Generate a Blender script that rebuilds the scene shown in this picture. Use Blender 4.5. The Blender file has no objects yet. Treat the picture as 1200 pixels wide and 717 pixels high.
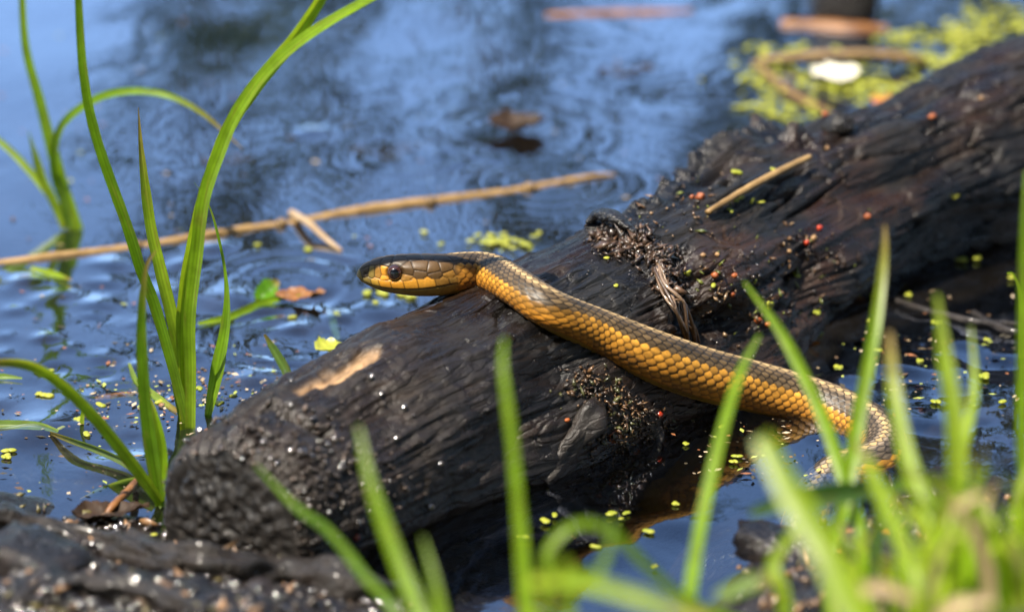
import bpy, math, random
import numpy as np
from mathutils import Vector, Matrix

random.seed(7)
RNG = np.random.default_rng(7)
SC = bpy.context.scene
COL = SC.collection
D2R = math.radians

# ------------------------------------------------------------------ camera
CAM = np.array([0.0, -1.25, 0.5])
FOC = 150.0
FPX = FOC / 36.0 * 1200.0
PITCH = math.atan2(0.5, 1.25)
FWD = np.array([0, math.cos(PITCH), -math.sin(PITCH)])
UPV = np.array([0, math.sin(PITCH), math.cos(PITCH)])
cam = bpy.data.cameras.new('camera')
cam_o = bpy.data.objects.new('camera', cam)
COL.objects.link(cam_o)
cam_o.location = CAM
cam_o.rotation_euler = (math.pi / 2 - PITCH, 0, 0)
cam.lens = FOC
cam.sensor_width = 36
cam.clip_start = 0.02
cam.clip_end = 1000
cam.dof.use_dof = True
cam.dof.focus_distance = 1.246
cam.dof.aperture_fstop = 7.5
cam.dof.aperture_blades = 7
SC.camera = cam_o

# ------------------------------------------------------------------ sky, sun, exposure
SUN_ELEV, SUN_AZ = 63.0, -132.0          # azimuth clockwise from +Y (away from the camera) towards +X
w = bpy.data.worlds.new('World')
SC.world = w
w.use_nodes = True
nt = w.node_tree
sky = nt.nodes.new('ShaderNodeTexSky')
sky.sky_type = 'NISHITA'
sky.sun_disc = False
sky.sun_elevation = D2R(SUN_ELEV)
sky.sun_rotation = D2R(SUN_AZ)
sky.ozone_density = 2.5
sky.air_density = 1.2
sky.dust_density = 1.0
nt.links.new(sky.outputs[0], nt.nodes['Background'].inputs[0])
nt.nodes['Background'].inputs[1].default_value = 0.115
sun = bpy.data.lights.new('sun', 'SUN')
sun.energy = 5.0
sun.angle = D2R(0.53)
sun.color = (1.0, 0.91, 0.77)
sun_o = bpy.data.objects.new('sun', sun)
COL.objects.link(sun_o)
sd = Vector((math.sin(D2R(SUN_AZ)) * math.cos(D2R(SUN_ELEV)), math.cos(D2R(SUN_AZ)) * math.cos(D2R(SUN_ELEV)), math.sin(D2R(SUN_ELEV))))
sun_o.rotation_euler = (-sd).to_track_quat('-Z', 'Y').to_euler()
sun_o.location = (0.5, 0.2, 2)
SC.view_settings.view_transform = 'Standard'
SC.view_settings.look = 'None'
SC.view_settings.gamma = 1
SC.view_settings.use_curve_mapping = False
SC.view_settings.exposure = 0.98
SC.render.engine = 'CYCLES'
SC.cycles.use_denoising = True
SC.cycles.max_bounces = 8
SC.cycles.transparent_max_bounces = 12
SC.cycles.caustics_reflective = False
SC.cycles.caustics_refractive = False

# ------------------------------------------------------------------ helpers
def ray(u, v):
    return np.array([(u - 600) / FPX, 0, 0]) + UPV * ((358.5 - v) / FPX) + FWD

def PZ(u, v, z=0.0):
    """Point of the place that stands at height z where the photograph shows (u, v)."""
    d = ray(u, v)
    return CAM + d * ((z - CAM[2]) / d[2])

def PY(u, v, y):
    d = ray(u, v)
    return CAM + d * ((y - CAM[1]) / d[1])

def proj(p):
    q = np.asarray(p) - CAM
    dz = q @ FWD
    return 600 + FPX * q[..., 0] / dz, 358.5 - FPX * (q @ UPV) / dz, dz

def sm(a, b, x):
    t = np.clip((x - a) / (b - a), 0, 1)
    return t * t * (3 - 2 * t)

_perm = np.random.default_rng(3).permutation(512)
_perm = np.concatenate([_perm, _perm, _perm])
_grad = np.random.default_rng(4).normal(size=(512, 3))
_grad /= np.linalg.norm(_grad, axis=1)[:, None]
def pn(x, y, z):
    x, y, z = np.broadcast_arrays(np.asarray(x, float), np.asarray(y, float), np.asarray(z, float))
    xi, yi, zi = np.floor(x).astype(int), np.floor(y).astype(int), np.floor(z).astype(int)
    xf, yf, zf = x - xi, y - yi, z - zi
    f = lambda t: t * t * t * (t * (t * 6 - 15) + 10)
    a, b, c = f(xf), f(yf), f(zf)
    out = np.zeros(x.shape)
    for i in (0, 1):
        for j in (0, 1):
            for k in (0, 1):
                h = _perm[_perm[_perm[(xi + i) & 511] + ((yi + j) & 511)] + ((zi + k) & 511)]
                g = _grad[h & 511]
                d = g[..., 0] * (xf - i) + g[..., 1] * (yf - j) + g[..., 2] * (zf - k)
                out += d * np.where(i, a, 1 - a) * np.where(j, b, 1 - b) * np.where(k, c, 1 - c)
    return out * 1.6

def fbm(x, y, z, o=4, g=0.5):
    s, amp, f = 0, 1.0, 1.0
    for i in range(o):
        s = s + amp * pn(x * f + 17.1 * i, y * f, z * f)
        amp *= g
        f *= 2.03
    return s

def mesh_np(name, V, F, smooth=True):
    """mesh from vertex array and quad array (or list of faces)"""
    me = bpy.data.meshes.new(name)
    V = np.asarray(V, dtype=np.float32)
    if isinstance(F, np.ndarray):
        n, k = F.shape
        me.vertices.add(len(V)); me.vertices.foreach_set('co', V.ravel())
        me.loops.add(n * k); me.loops.foreach_set('vertex_index', F.astype(np.int32).ravel())
        me.polygons.add(n)
        me.polygons.foreach_set('loop_start', np.arange(0, n * k, k, dtype=np.int32))
        me.polygons.foreach_set('loop_total', np.full(n, k, dtype=np.int32))
        me.update(calc_edges=True)
    else:
        me.from_pydata([tuple(map(float, q)) for q in V], [], F)
    me.validate()
    if smooth:
        me.polygons.foreach_set('use_smooth', np.ones(len(me.polygons), dtype=bool))
    me.update()
    return me

def grid_faces(n, m, wrap=False):
    i = np.arange(n - 1)[:, None]
    j = np.arange(m if wrap else m - 1)[None, :]
    j2 = (j + 1) % m
    return np.stack([i * m + j + 0 * j2, i * m + j2, (i + 1) * m + j2, (i + 1) * m + j + 0 * j2], -1).reshape(-1, 4)

def set_col(me, C, name='Col'):
    a = me.color_attributes.new(name, 'FLOAT_COLOR', 'POINT')
    C = np.asarray(C, np.float32)
    if C.shape[1] == 3:
        C = np.concatenate([C, np.ones((len(C), 1), np.float32)], 1)
    a.data.foreach_set('color', np.ascontiguousarray(C).ravel())

def obj(name, me, mat=None, parent=None, label=None, cat=None, group=None, kind=None, loc=None):
    o = bpy.data.objects.new(name, me)
    COL.objects.link(o)
    if mat is not None and me is not None and not me.materials:
        me.materials.append(mat)
    if parent is not None:
        o.parent = parent
        o.matrix_parent_inverse = Matrix.Translation(-parent.location)
    if loc is not None:
        o.location = loc
    for k, v in (('label', label), ('category', cat), ('group', group), ('kind', kind)):
        if v: o[k] = v
    return o

def thing(name, loc, label, cat, group=None):
    return obj(name, None, None, None, label, cat, group, loc=tuple(map(float, loc)))

def spline(P, n):
    """Catmull-Rom through points, resampled evenly by arc length"""
    P = np.asarray(P, float)
    Q = np.vstack([2 * P[0] - P[1], P, 2 * P[-1] - P[-2]])
    out = []
    for i in range(len(P) - 1):
        p0, p1, p2, p3 = Q[i:i + 4]
        t = np.linspace(0, 1, 40, endpoint=False)[:, None]
        out.append(0.5 * (2 * p1 + (p2 - p0) * t + (2 * p0 - 5 * p1 + 4 * p2 - p3) * t ** 2 + (3 * p1 - p0 - 3 * p2 + p3) * t ** 3))
    out = np.vstack(out + [P[-1:]])
    s = np.concatenate([[0], np.cumsum(np.linalg.norm(np.diff(out[:, :3], axis=0), axis=1))])
    si = np.linspace(0, s[-1], n)
    return np.stack([np.interp(si, s, out[:, k]) for k in range(out.shape[1])], 1), si

def nrm(v):
    return v / np.maximum(np.linalg.norm(v, axis=-1, keepdims=True), 1e-12)

def tube(P, R, n=24, m=10, rough=0.0, seed=0, cap=True, flat=1.0):
    """tapered tube through points; R radii at the points. returns V, F"""
    P = np.asarray(P, float)
    R = np.broadcast_to(np.asarray(R, float), (len(P),))
    Q, s = spline(np.hstack([P, R[:, None]]), n)
    C, r = Q[:, :3], Q[:, 3]
    T = nrm(np.gradient(C, axis=0))
    up = np.array([0.03, 0.05, 1.0])
    if abs(T[:, 2]).mean() > 0.85: up = np.array([1.0, 0.2, 0.0])
    S = nrm(np.cross(T, up)); U = np.cross(S, T)
    ph = np.arange(m) / m * 2 * math.pi
    rr = r[:, None] * np.ones(m)
    if rough:
        rr = rr * (1 + rough * pn(s[:, None] / (r.mean() * 3) + seed * 7.3, np.cos(ph)[None] * 1.5 + seed, np.sin(ph)[None] * 1.5))
    V = C[:, None] + rr[..., None] * (np.cos(ph)[None, :, None] * S[:, None] + flat * np.sin(ph)[None, :, None] * U[:, None])
    F = grid_faces(n, m, True)
    F = [tuple(f) for f in F.tolist()]
    V = V.reshape(-1, 3)
    if cap:
        F.append(tuple(range(m))[::-1]); F.append(tuple(range((n - 1) * m, n * m)))
    return V, F

# ---------------------------------------------------------------- materials
def nmat(name):
    m = bpy.data.materials.new(name)
    m.use_nodes = True
    nt = m.node_tree
    return m, nt, nt.nodes['Principled BSDF']

def link(nt, a, b): nt.links.new(a, b)

def noise_node(nt, scale, detail=6, rough=0.55, dist=0.0, vec=None):
    n = nt.nodes.new('ShaderNodeTexNoise')
    n.inputs['Scale'].default_value = scale
    n.inputs['Detail'].default_value = detail
    n.inputs['Roughness'].default_value = rough
    n.inputs['Distortion'].default_value = dist
    if vec is not None: link(nt, vec, n.inputs['Vector'])
    return n

def ramp(nt, fac, stops):
    r = nt.nodes.new('ShaderNodeValToRGB')
    e = r.color_ramp.elements
    while len(e) < len(stops): e.new(0.5)
    for i, (p, c) in enumerate(stops):
        e[i].position = p
        e[i].color = (c[0], c[1], c[2], 1)
    link(nt, fac, r.inputs[0])
    return r

def mixc(nt, a, b, fac, mode='MIX'):
    m = nt.nodes.new('ShaderNodeMix')
    m.data_type = 'RGBA'; m.blend_type = mode
    for s, v in ((m.inputs[0], fac), (m.inputs[6], a), (m.inputs[7], b)):
        if isinstance(v, (int, float)): s.default_value = v
        elif isinstance(v, tuple): s.default_value = (*v, 1)
        else: link(nt, v, s)
    return m.outputs[2]

def bump(nt, bs, h, strength=0.5, dist=0.001, prev=None):
    b = nt.nodes.new('ShaderNodeBump')
    b.inputs['Strength'].default_value = strength
    b.inputs['Distance'].default_value = dist
    link(nt, h, b.inputs['Height'])
    if prev is not None: link(nt, prev, b.inputs['Normal'])
    if bs is not None: link(nt, b.outputs[0], bs.inputs['Normal'])
    return b.outputs[0]

def geo_pos(nt):
    return nt.nodes.new('ShaderNodeNewGeometry').outputs['Position']

def m_plain(name, c1, c2, scale=300, rough=0.5, bstr=0.3, bdist=0.0004, trans=0.0, coat=0.0, spec=0.5):
    m, nt, bs = nmat(name)
    p = geo_pos(nt)
    n = noise_node(nt, scale, 5, 0.6, vec=p)
    r = ramp(nt, n.outputs[0], [(0.3, c1), (0.7, c2)])
    link(nt, r.outputs[0], bs.inputs['Base Color'])
    bs.inputs['Roughness'].default_value = rough
    bs.inputs['Specular IOR Level'].default_value = spec
    bs.inputs['Coat Weight'].default_value = coat
    bs.inputs['Coat Roughness'].default_value = 0.12
    if bstr:
        n2 = noise_node(nt, scale * 3, 5, 0.6, vec=p)
        bump(nt, bs, n2.outputs[0], bstr, bdist)
    if trans:
        tr = nt.nodes.new('ShaderNodeBsdfTranslucent')
        link(nt, mixc(nt, r.outputs[0], (1.25, 1.15, 0.6), 1.0, 'MULTIPLY'), tr.inputs[0])
        mx = nt.nodes.new('ShaderNodeMixShader')
        mx.inputs[0].default_value = trans
        link(nt, bs.outputs[0], mx.inputs[1]); link(nt, tr.outputs[0], mx.inputs[2])
        link(nt, mx.outputs[0], nt.nodes['Material Output'].inputs[0])
    return m

def m_attr(name, rough=0.4, bscale=2500, bstr=0.15, bdist=0.0002, spec=0.5, coat=0.0, trans=0.0, vary=0.25, coat_r=0.1):
    m, nt, bs = nmat(name)
    a = nt.nodes.new('ShaderNodeVertexColor'); a.layer_name = 'Col'
    p = geo_pos(nt)
    n = noise_node(nt, bscale * 0.4, 4, 0.6, vec=p)
    r = ramp(nt, n.outputs[0], [(0.25, (1 - vary,) * 3), (0.75, (1 + vary,) * 3)])
    c = mixc(nt, a.outputs[0], r.outputs[0], 1.0, 'MULTIPLY')
    link(nt, c, bs.inputs['Base Color'])
    bs.inputs['Roughness'].default_value = rough
    bs.inputs['Specular IOR Level'].default_value = spec
    bs.inputs['Coat Weight'].default_value = coat
    bs.inputs['Coat Roughness'].default_value = coat_r
    if bstr:
        n2 = noise_node(nt, bscale, 4, 0.6, vec=p)
        bump(nt, bs, n2.outputs[0], bstr, bdist)
    if trans:
        tr = nt.nodes.new('ShaderNodeBsdfTranslucent')
        link(nt, mixc(nt, c, (1.2, 1.15, 0.6), 1.0, 'MULTIPLY'), tr.inputs[0])
        mx = nt.nodes.new('ShaderNodeMixShader'); mx.inputs[0].default_value = trans
        link(nt, bs.outputs[0], mx.inputs[1]); link(nt, tr.outputs[0], mx.inputs[2])
        link(nt, mx.outputs[0], nt.nodes['Material Output'].inputs[0])
    return m

def m_water():
    m, nt, bs = nmat('pond_water')
    nt.nodes.remove(bs)
    p = geo_pos(nt)
    mp = nt.nodes.new('ShaderNodeMapping'); mp.inputs['Scale'].default_value = (1.0, 0.55, 1)
    link(nt, p, mp.inputs[0])
    n1 = noise_node(nt, 45, 3, 0.5, 0.8, mp.outputs[0])
    n2 = noise_node(nt, 260, 3, 0.5, 0.5, mp.outputs[0])
    b1 = bump(nt, None, n1.outputs[0], 0.14, 0.0014)
    b2 = bump(nt, None, n2.outputs[0], 0.12, 0.0003, b1)
    gl = nt.nodes.new('ShaderNodeBsdfGlossy')
    gl.inputs['Color'].default_value = (0.72, 0.81, 1.0, 1)
    gl.inputs['Roughness'].default_value = 0.03
    tr = nt.nodes.new('ShaderNodeBsdfTransparent')
    tr.inputs[0].default_value = (0.80, 0.84, 0.80, 1)
    fr = nt.nodes.new('ShaderNodeFresnel'); fr.inputs[0].default_value = 1.33
    fp = nt.nodes.new('ShaderNodeMath'); fp.operation = 'POWER'; fp.inputs[1].default_value = 1.6
    link(nt, fr.outputs[0], fp.inputs[0])
    fg = nt.nodes.new('ShaderNodeMath'); fg.operation = 'MULTIPLY'; fg.use_clamp = True; fg.inputs[1].default_value = WATER_GAIN
    link(nt, fp.outputs[0], fg.inputs[0])
    for q in (gl, fr): link(nt, b2, q.inputs['Normal'])
    mx = nt.nodes.new('ShaderNodeMixShader')
    link(nt, fg.outputs[0], mx.inputs[0]); link(nt, tr.outputs[0], mx.inputs[1]); link(nt, gl.outputs[0], mx.inputs[2])
    link(nt, mx.outputs[0], nt.nodes['Material Output'].inputs[0])
    return m
WATER_GAIN = 0.86 / 0.165 ** 1.6     # reflectance raised above real water to brighten the mirrored sky

def m_mud():
    m, nt, bs = nmat('wet_mud')
    p = geo_pos(nt)
    n = noise_node(nt, 60, 8, 0.65, 0.4, p)
    r = ramp(nt, n.outputs[0], [(0.25, (0.003, 0.002, 0.0015)), (0.5, (0.008, 0.005, 0.0035)), (0.75, (0.030, 0.018, 0.010))])
    link(nt, r.outputs[0], bs.inputs['Base Color'])
    bs.inputs['Roughness'].default_value = 0.45
    bs.inputs['Specular IOR Level'].default_value = 0.2
    bs.inputs['Coat Weight'].default_value = 0.7
    bs.inputs['Coat Roughness'].default_value = 0.09
    bs.inputs['Coat IOR'].default_value = 1.5
    n2 = noise_node(nt, 330, 4, 0.55, 0.2, p)
    b = bump(nt, bs, n2.outputs[0], 0.9, 0.0022)
    b = bump(nt, None, n2.outputs[0], 0.9, 0.0022)
    link(nt, b, bs.inputs['Coat Normal'])
    return m

def m_log():
    m, nt, bs = nmat('wet_log_wood')
    a = nt.nodes.new('ShaderNodeVertexColor'); a.layer_name = 'Col'
    p = geo_pos(nt)
    vr = nt.nodes.new('ShaderNodeVectorRotate'); vr.rotation_type = 'Z_AXIS'; vr.inputs['Angle'].default_value = -D2R(49)
    link(nt, p, vr.inputs['Vector'])
    mp = nt.nodes.new('ShaderNodeMapping'); mp.inputs['Scale'].default_value = (0.22, 1, 1); link(nt, vr.outputs[0], mp.inputs[0])
    pf = mp.outputs[0]
    n = noise_node(nt, 260, 8, 0.65, 0.5, pf)
    r = ramp(nt, n.outputs[0], [(0.25, (0.45, 0.43, 0.40)), (0.5, (0.9, 0.9, 0.9)), (0.75, (1.7, 1.6, 1.45))])
    c = mixc(nt, a.outputs[0], r.outputs[0], 1.0, 'MULTIPLY')
    link(nt, c, bs.inputs['Base Color'])
    nw = noise_node(nt, 55, 5, 0.6, 0.6, p)
    rr = ramp(nt, nw.outputs[0], [(0.40, (0.20,) * 3), (0.58, (0.62,) * 3)])
    link(nt, rr.outputs[0], bs.inputs['Roughness'])
    bs.inputs['Specular IOR Level'].default_value = 0.45
    bs.inputs['Coat Weight'].default_value = 0.3
    bs.inputs['Coat Roughness'].default_value = 0.16
    n2 = noise_node(nt, 1100, 7, 0.7, 0.8, p)
    vo = nt.nodes.new('ShaderNodeTexVoronoi'); vo.feature = 'DISTANCE_TO_EDGE'; vo.inputs['Scale'].default_value = 210
    nd = noise_node(nt, 90, 3, 0.6, 0, pf)
    vm = nt.nodes.new('ShaderNodeVectorMath'); vm.operation = 'MULTIPLY_ADD'
    link(nt, nd.outputs['Color'], vm.inputs[0]); vm.inputs[1].default_value = (.012, .012, .012); link(nt, pf, vm.inputs[2])
    link(nt, vm.outputs[0], vo.inputs['Vector'])
    cr = ramp(nt, vo.outputs['Distance'], [(0.0, (0, 0, 0)), (0.12, (1, 1, 1))])
    b00 = bump(nt, None, cr.outputs[0], 0.5, 0.0007)
    b0 = bump(nt, None, n.outputs[0], 0.8, 0.0009, b00)
    b = bump(nt, bs, n2.outputs[0], 0.6, 0.0004, b0)
    link(nt, b, bs.inputs['Coat Normal'])
    return m

M = {}
M['water'] = m_water()
M['mud'] = m_mud()
M['log'] = m_log()
M['grain'] = m_attr('end_grain', 0.55, 1600, 0.3, 0.0003, coat=0.3)
M['snake'] = m_attr('snake_scales', 0.48, 3500, 0.12, 0.00015, spec=0.5, vary=0.18)
M['eye'] = m_attr('snake_eye', 0.06, 3000, 0, 0, spec=0.7, coat=1.0, vary=0.15, coat_r=0.02)
M['grass'] = m_attr('grass_leaf', 0.38, 500, 0.15, 0.0003, trans=0.55, vary=0.22)
M['duck'] = m_plain('duckweed_leaf', (0.30, 0.36, 0.03), (0.50, 0.50, 0.07), 200, 0.35, 0.1, trans=0.25)
M['straw'] = m_plain('dry_reed', (0.20, 0.12, 0.045), (0.42, 0.27, 0.11), 160, 0.5, 0.3)
M['straw_d'] = m_plain('dark_reed', (0.12, 0.075, 0.03), (0.26, 0.16, 0.06), 160, 0.5, 0.3)
M['stick'] = m_plain('wet_stick', (0.005, 0.0035, 0.0025), (0.018, 0.011, 0.007), 140, 0.55, 1.0, 0.0016, coat=0.35)
M['rust'] = m_plain('rusty_stick', (0.12, 0.045, 0.015), (0.32, 0.14, 0.04), 160, 0.5, 0.4)
M['seed'] = m_plain('orange_seed', (0.14, 0.03, 0.01), (0.42, 0.11, 0.02), 700, 0.45, 0.5, coat=0.2)
M['seed_red'] = m_plain('red_seed', (0.32, 0.02, 0.008), (0.55, 0.06, 0.015), 700, 0.25, 0.1, coat=0.7)
M['seed_tan'] = m_plain('tan_seed', (0.16, 0.08, 0.03), (0.46, 0.28, 0.12), 700, 0.5, 0.5, coat=0.2)
M['deadleaf'] = m_plain('dead_leaf', (0.018, 0.011, 0.007), (0.06, 0.033, 0.018), 140, 0.6, 0.5, 0.0006, trans=0.1, spec=.3)
M['orangeleaf'] = m_plain('orange_leaf', (0.42, 0.13, 0.03), (0.60, 0.24, 0.06), 90, 0.5, 0.3, trans=0.2)
M['paleleaf'] = m_plain('bleached_leaf', (0.70, 0.66, 0.50), (0.85, 0.82, 0.68), 90, 0.5, 0.2)
M['dry'] = m_plain('dry_grass', (0.40, 0.27, 0.15), (0.62, 0.47, 0.30), 120, 0.6, 0.2, trans=0.25)
M['debris'] = m_attr('wood_debris', 0.35, 1500, 0.5, 0.0005, coat=0.7, vary=0.3)
M['flake'] = m_attr('floating_flakes', 0.5, 800, 0.2, 0.0003, vary=0.3)
M['bark'] = m_plain('tree_bark', (0.03, 0.024, 0.018), (0.09, 0.07, 0.05), 8, 0.8, 0.6, 0.02)
M['treeleaf'] = m_plain('tree_foliage', (0.018, 0.040, 0.012), (0.045, 0.085, 0.022), 1.5, 0.5, 0, trans=0.15)

# ================================================================= THE SETTING
# shore line of the near bank, read where the photo shows mud meeting water
shore_px = [(-500, 560), (-150, 585), (0, 600), (120, 618), (260, 640), (430, 690), (560, 735), (700, 752), (800, 730), (855, 680), (900, 645), (1000, 625), (1100, 600), (1250, 560), (1700, 480)]
shore = np.array([PZ(u, v)[:2] for u, v in shore_px])
shore = shore[np.argsort(shore[:, 0])]
def shore_y(x): return np.interp(x, shore[:, 0], shore[:, 1])

SHALLOW = [(PZ(75, 548)[:2], .018, .010), (PZ(20, 575)[:2], .016, .004), (PZ(150, 590)[:2], .012, .003), (PZ(1090, 560)[:2], .02, .012)]
def ground_h(x, y):
    d = shore_y(x) - y                                        # > 0 on the near bank
    bank = np.where(d > 0, 0.030 * (1 - np.exp(-np.maximum(d, 0) / 0.06)) + 0.05 * np.maximum(d - 0.1, 0), 0)
    bed = np.where(d <= 0, -0.055 * (1 - np.exp(np.minimum(d, 0) / 0.10)), 0)
    bank = bank + sm(.03, .10, x) * .42 * np.maximum(-.285 - y, 0) * (y > -.62) + sm(.03, .10, x) * .14 * (y <= -.62)
    for (qx, qy), qr, qh in SHALLOW: bed = bed + qh * np.exp(-((x - qx) ** 2 + (y - qy) ** 2 * .6) / qr ** 2)
    n = 0.006 * fbm(x * 26, y * 26, 1.3, 3) + 0.0034 * fbm(x * 90, y * 90, 4.1, 3) * sm(-0.02, 0.02, d)
    far = 0.9 * sm(4.5, 9, np.hypot(x * 0.6, y)) + 0.03 * np.maximum(np.hypot(x, y) - 9, 0) * 0.5
    near = np.exp(-np.hypot(x, y) / 3.0)
    return bank + bed + n * np.maximum(near, 0.3) + far * (y > -0.5) + 0.1 * (y < -0.5) * sm(0.5, 4, -y)

def axis_pts(core0, core1, step, far):
    c = np.arange(core0, core1 + step / 2, step)
    g = np.geomspace(step * 2, far, 46)
    return np.concatenate([core0 - g[::-1], c, core1 + g])

gx = axis_pts(-0.24, 0.24, 0.002, 260); gy = axis_pts(-0.42, 0.0, 0.002, 260)
X, Y = np.meshgrid(gx, gy)
GZ = ground_h(X, Y)
def gh(x, y):
    return float(GZ[min(np.searchsorted(gy, y), len(gy) - 1), min(np.searchsorted(gx, x), len(gx) - 1)])
V = np.stack([X, Y, GZ], -1).reshape(-1, 3)
obj('ground', mesh_np('ground', V, grid_faces(len(gy), len(gx))), M['mud'], kind='structure')

# water sheet with small ripples, rings and menisci
wx = axis_pts(-0.30, 0.30, 0.0022, 7.5); wy = axis_pts(-0.36, 0.46, 0.0026, 7.5)
X, Y = np.meshgrid(wx, wy)
core = np.exp(-np.hypot(X, Y - 0.05) ** 2 / 2.0)
H = 0.0007 * fbm(X * 9, Y * 6, 0.5, 2) + 0.00013 * fbm(X * 48, Y * 34, 8.5, 2) * sm(-.2, .5, fbm(X * 7, Y * 9, 3.3, 2))
def ring(u, v, r, amp, wl, fall):
    global H
    c = PZ(u, v)
    d = np.hypot(X - c[0], Y - c[1])
    ang = np.arctan2(Y - c[1], X - c[0])
    d = d * (1 + .10 * pn(np.cos(ang) * 1.5 + u, np.sin(ang) * 1.5, 2.0))
    H = H + .5 * amp * np.clip(.5 + pn(np.cos(ang) * 1.2 + v, np.sin(ang) * 1.2, 5.0) * 1.4, 0, 1.2) * np.cos((d - r) / wl * 2 * math.pi) * np.exp(-((d - r) / fall) ** 2)
def dimple(u, v, r, amp):
    global H
    c = PZ(u, v)
    d2 = (X - c[0]) ** 2 + (Y - c[1]) ** 2
    H = H + amp * np.exp(-d2 / r ** 2)
for a in [(470, 180, .021, .0005, .009, .006), (605, 152, .030, .00025, .010, .010), (1178, 335, .012, .0004, .006, .016), (905, 95, .018, .0004, .008, .01),
          (830, 115, .02, .0004, .009, .01), (140, 375, .007, .0004, .006, .005), (335, 400, .018, .0006, .009, .012), (345, 335, .02, .0006, .010, .012),
          (640, 215, .012, .0005, .008, .02), (1060, 395, .016, .0002, .009, .014), (1090, 440, .02, .00012, .008, .016)]:
    ring(*a)
for u, v, r, a in [(55, 397, .0030, .0012), (365, 155, .005, .0008), (130, 310, .006, .001), (250, 290, .005, .001), (200, 345, .008, .0008), (350, 385, .004, .001),
                   (75, 345, .004, .0009), (30, 330, .004, .0008), (165, 430, .003, .001), (300, 445, .006, .001), (450, 365, .007, .0009), (395, 372, .004, .001),
                   (270, 350, .01, .0009), (370, 352, .008, -.001), (110, 370, .003, .0009), (1130, 400, .006, .001), (1020, 420, .008, .001), (1170, 430, .008, -.001),
                   (1090, 380, .006, .001), (990, 440, .006, .0008), (60, 500, .012, .0012), (150, 545, .01, .0012), (100, 470, .008, .0008), (700, 640, .01, .0008), (790, 610, .01, .0008)]:
    dimple(u, v, r, a)
for k in range(70):
    dimple(random.uniform(-40, 420), random.uniform(300, 560), random.uniform(.002, .006), random.uniform(-.0007, .0007))
for k in range(60):
    dimple(random.uniform(940, 1230), random.uniform(340, 520), random.uniform(.002, .007), random.uniform(-.0007, .0007))
V = np.stack([X, Y, H * core], -1).reshape(-1, 3)
obj('water', mesh_np('water', V, grid_faces(len(wy), len(wx))), M['water'], kind='structure')

# trees of the far bank: the water mirrors them
def tree(x, y, h, seed, label, spread=1.6, nclump=70):
    r = np.random.default_rng(seed)
    base = np.array([x, y, float(ground_h(np.array(x), np.array(y))) - 0.05])
    t = thing('tree', base, label, 'tree', 'trees on the far bank')
    pts = [base, base + [0.1, 0, h * .35], base + [-0.1 + r.normal() * .2, .1, h * .7], base + [r.normal() * .3, 0, h * .97]]
    V, F = tube(pts, [h * .017, h * .012, h * .007, h * .002], 26, 9, 0.15, seed)
    tr = obj('trunk', mesh_np('trunk', V, F), M['bark'], t)
    LV = []; 
    for k in range(11):
        z = h * r.uniform(.38, .9); a = r.uniform(0, 6.28); l = spread * (1.2 - z / h) * r.uniform(.8, 1.6)
        p0 = base + [0, 0, z]; p1 = p0 + [math.cos(a) * l * .5, math.sin(a) * l * .5, l * .35]; p2 = p0 + [math.cos(a) * l, math.sin(a) * l, l * .55]
        V, F = tube([p0, p1, p2], [h * .005, h * .003, h * .001], 10, 6)
        obj('limb', mesh_np('limb', V, F), M['bark'], t)
        LV.append(p2); LV.append(p1)
    cl = [p for p in LV] + [base + [r.normal() * spread * .45, r.normal() * spread * .45, h * (.5 + .5 * r.beta(1.6, 1.3))] for k in range(nclump)]
    cl = np.array(cl)
    n = 90
    c = np.repeat(cl, n, 0) + r.normal(size=(len(cl) * n, 3)) * np.repeat(r.uniform(.12, .34, len(cl)), n)[:, None] * (spread / 1.6)
    a = nrm(r.normal(size=c.shape)); b = nrm(np.cross(a, r.normal(size=c.shape)))
    s = r.uniform(.05, .10, len(c))[:, None]
    V = np.stack([c - a * s, c - b * s * .5, c + a * s, c + b * s * .5], 1).reshape(-1, 3)
    obj('crown', mesh_np('crown', V, np.arange(len(V)).reshape(-1, 4), False), M['treeleaf'], t)
tree(-2.05, 27, 10.7, 11, 'loose leafy tree mirrored as the dark smudge right of the tall left grass', .75, 26)
tree(-1.3, 31, 11.9, 12, 'thin leafy tree mirrored as a faint upright streak in the blue water left of centre', .45, 14)
tree(.1, 29, 11.3, 15, 'leafy tree mirrored as the dark patch above the curled dead leaf', .75, 24)
tree(1.7, 30, 12.5, 13, 'tall leafy tree mirrored as dark green water just left of the duckweed', .9, 34)
tree(3.0, 26, 11.4, 14, 'leafy tree mirrored behind the log at the upper right', .9, 40)
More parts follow.
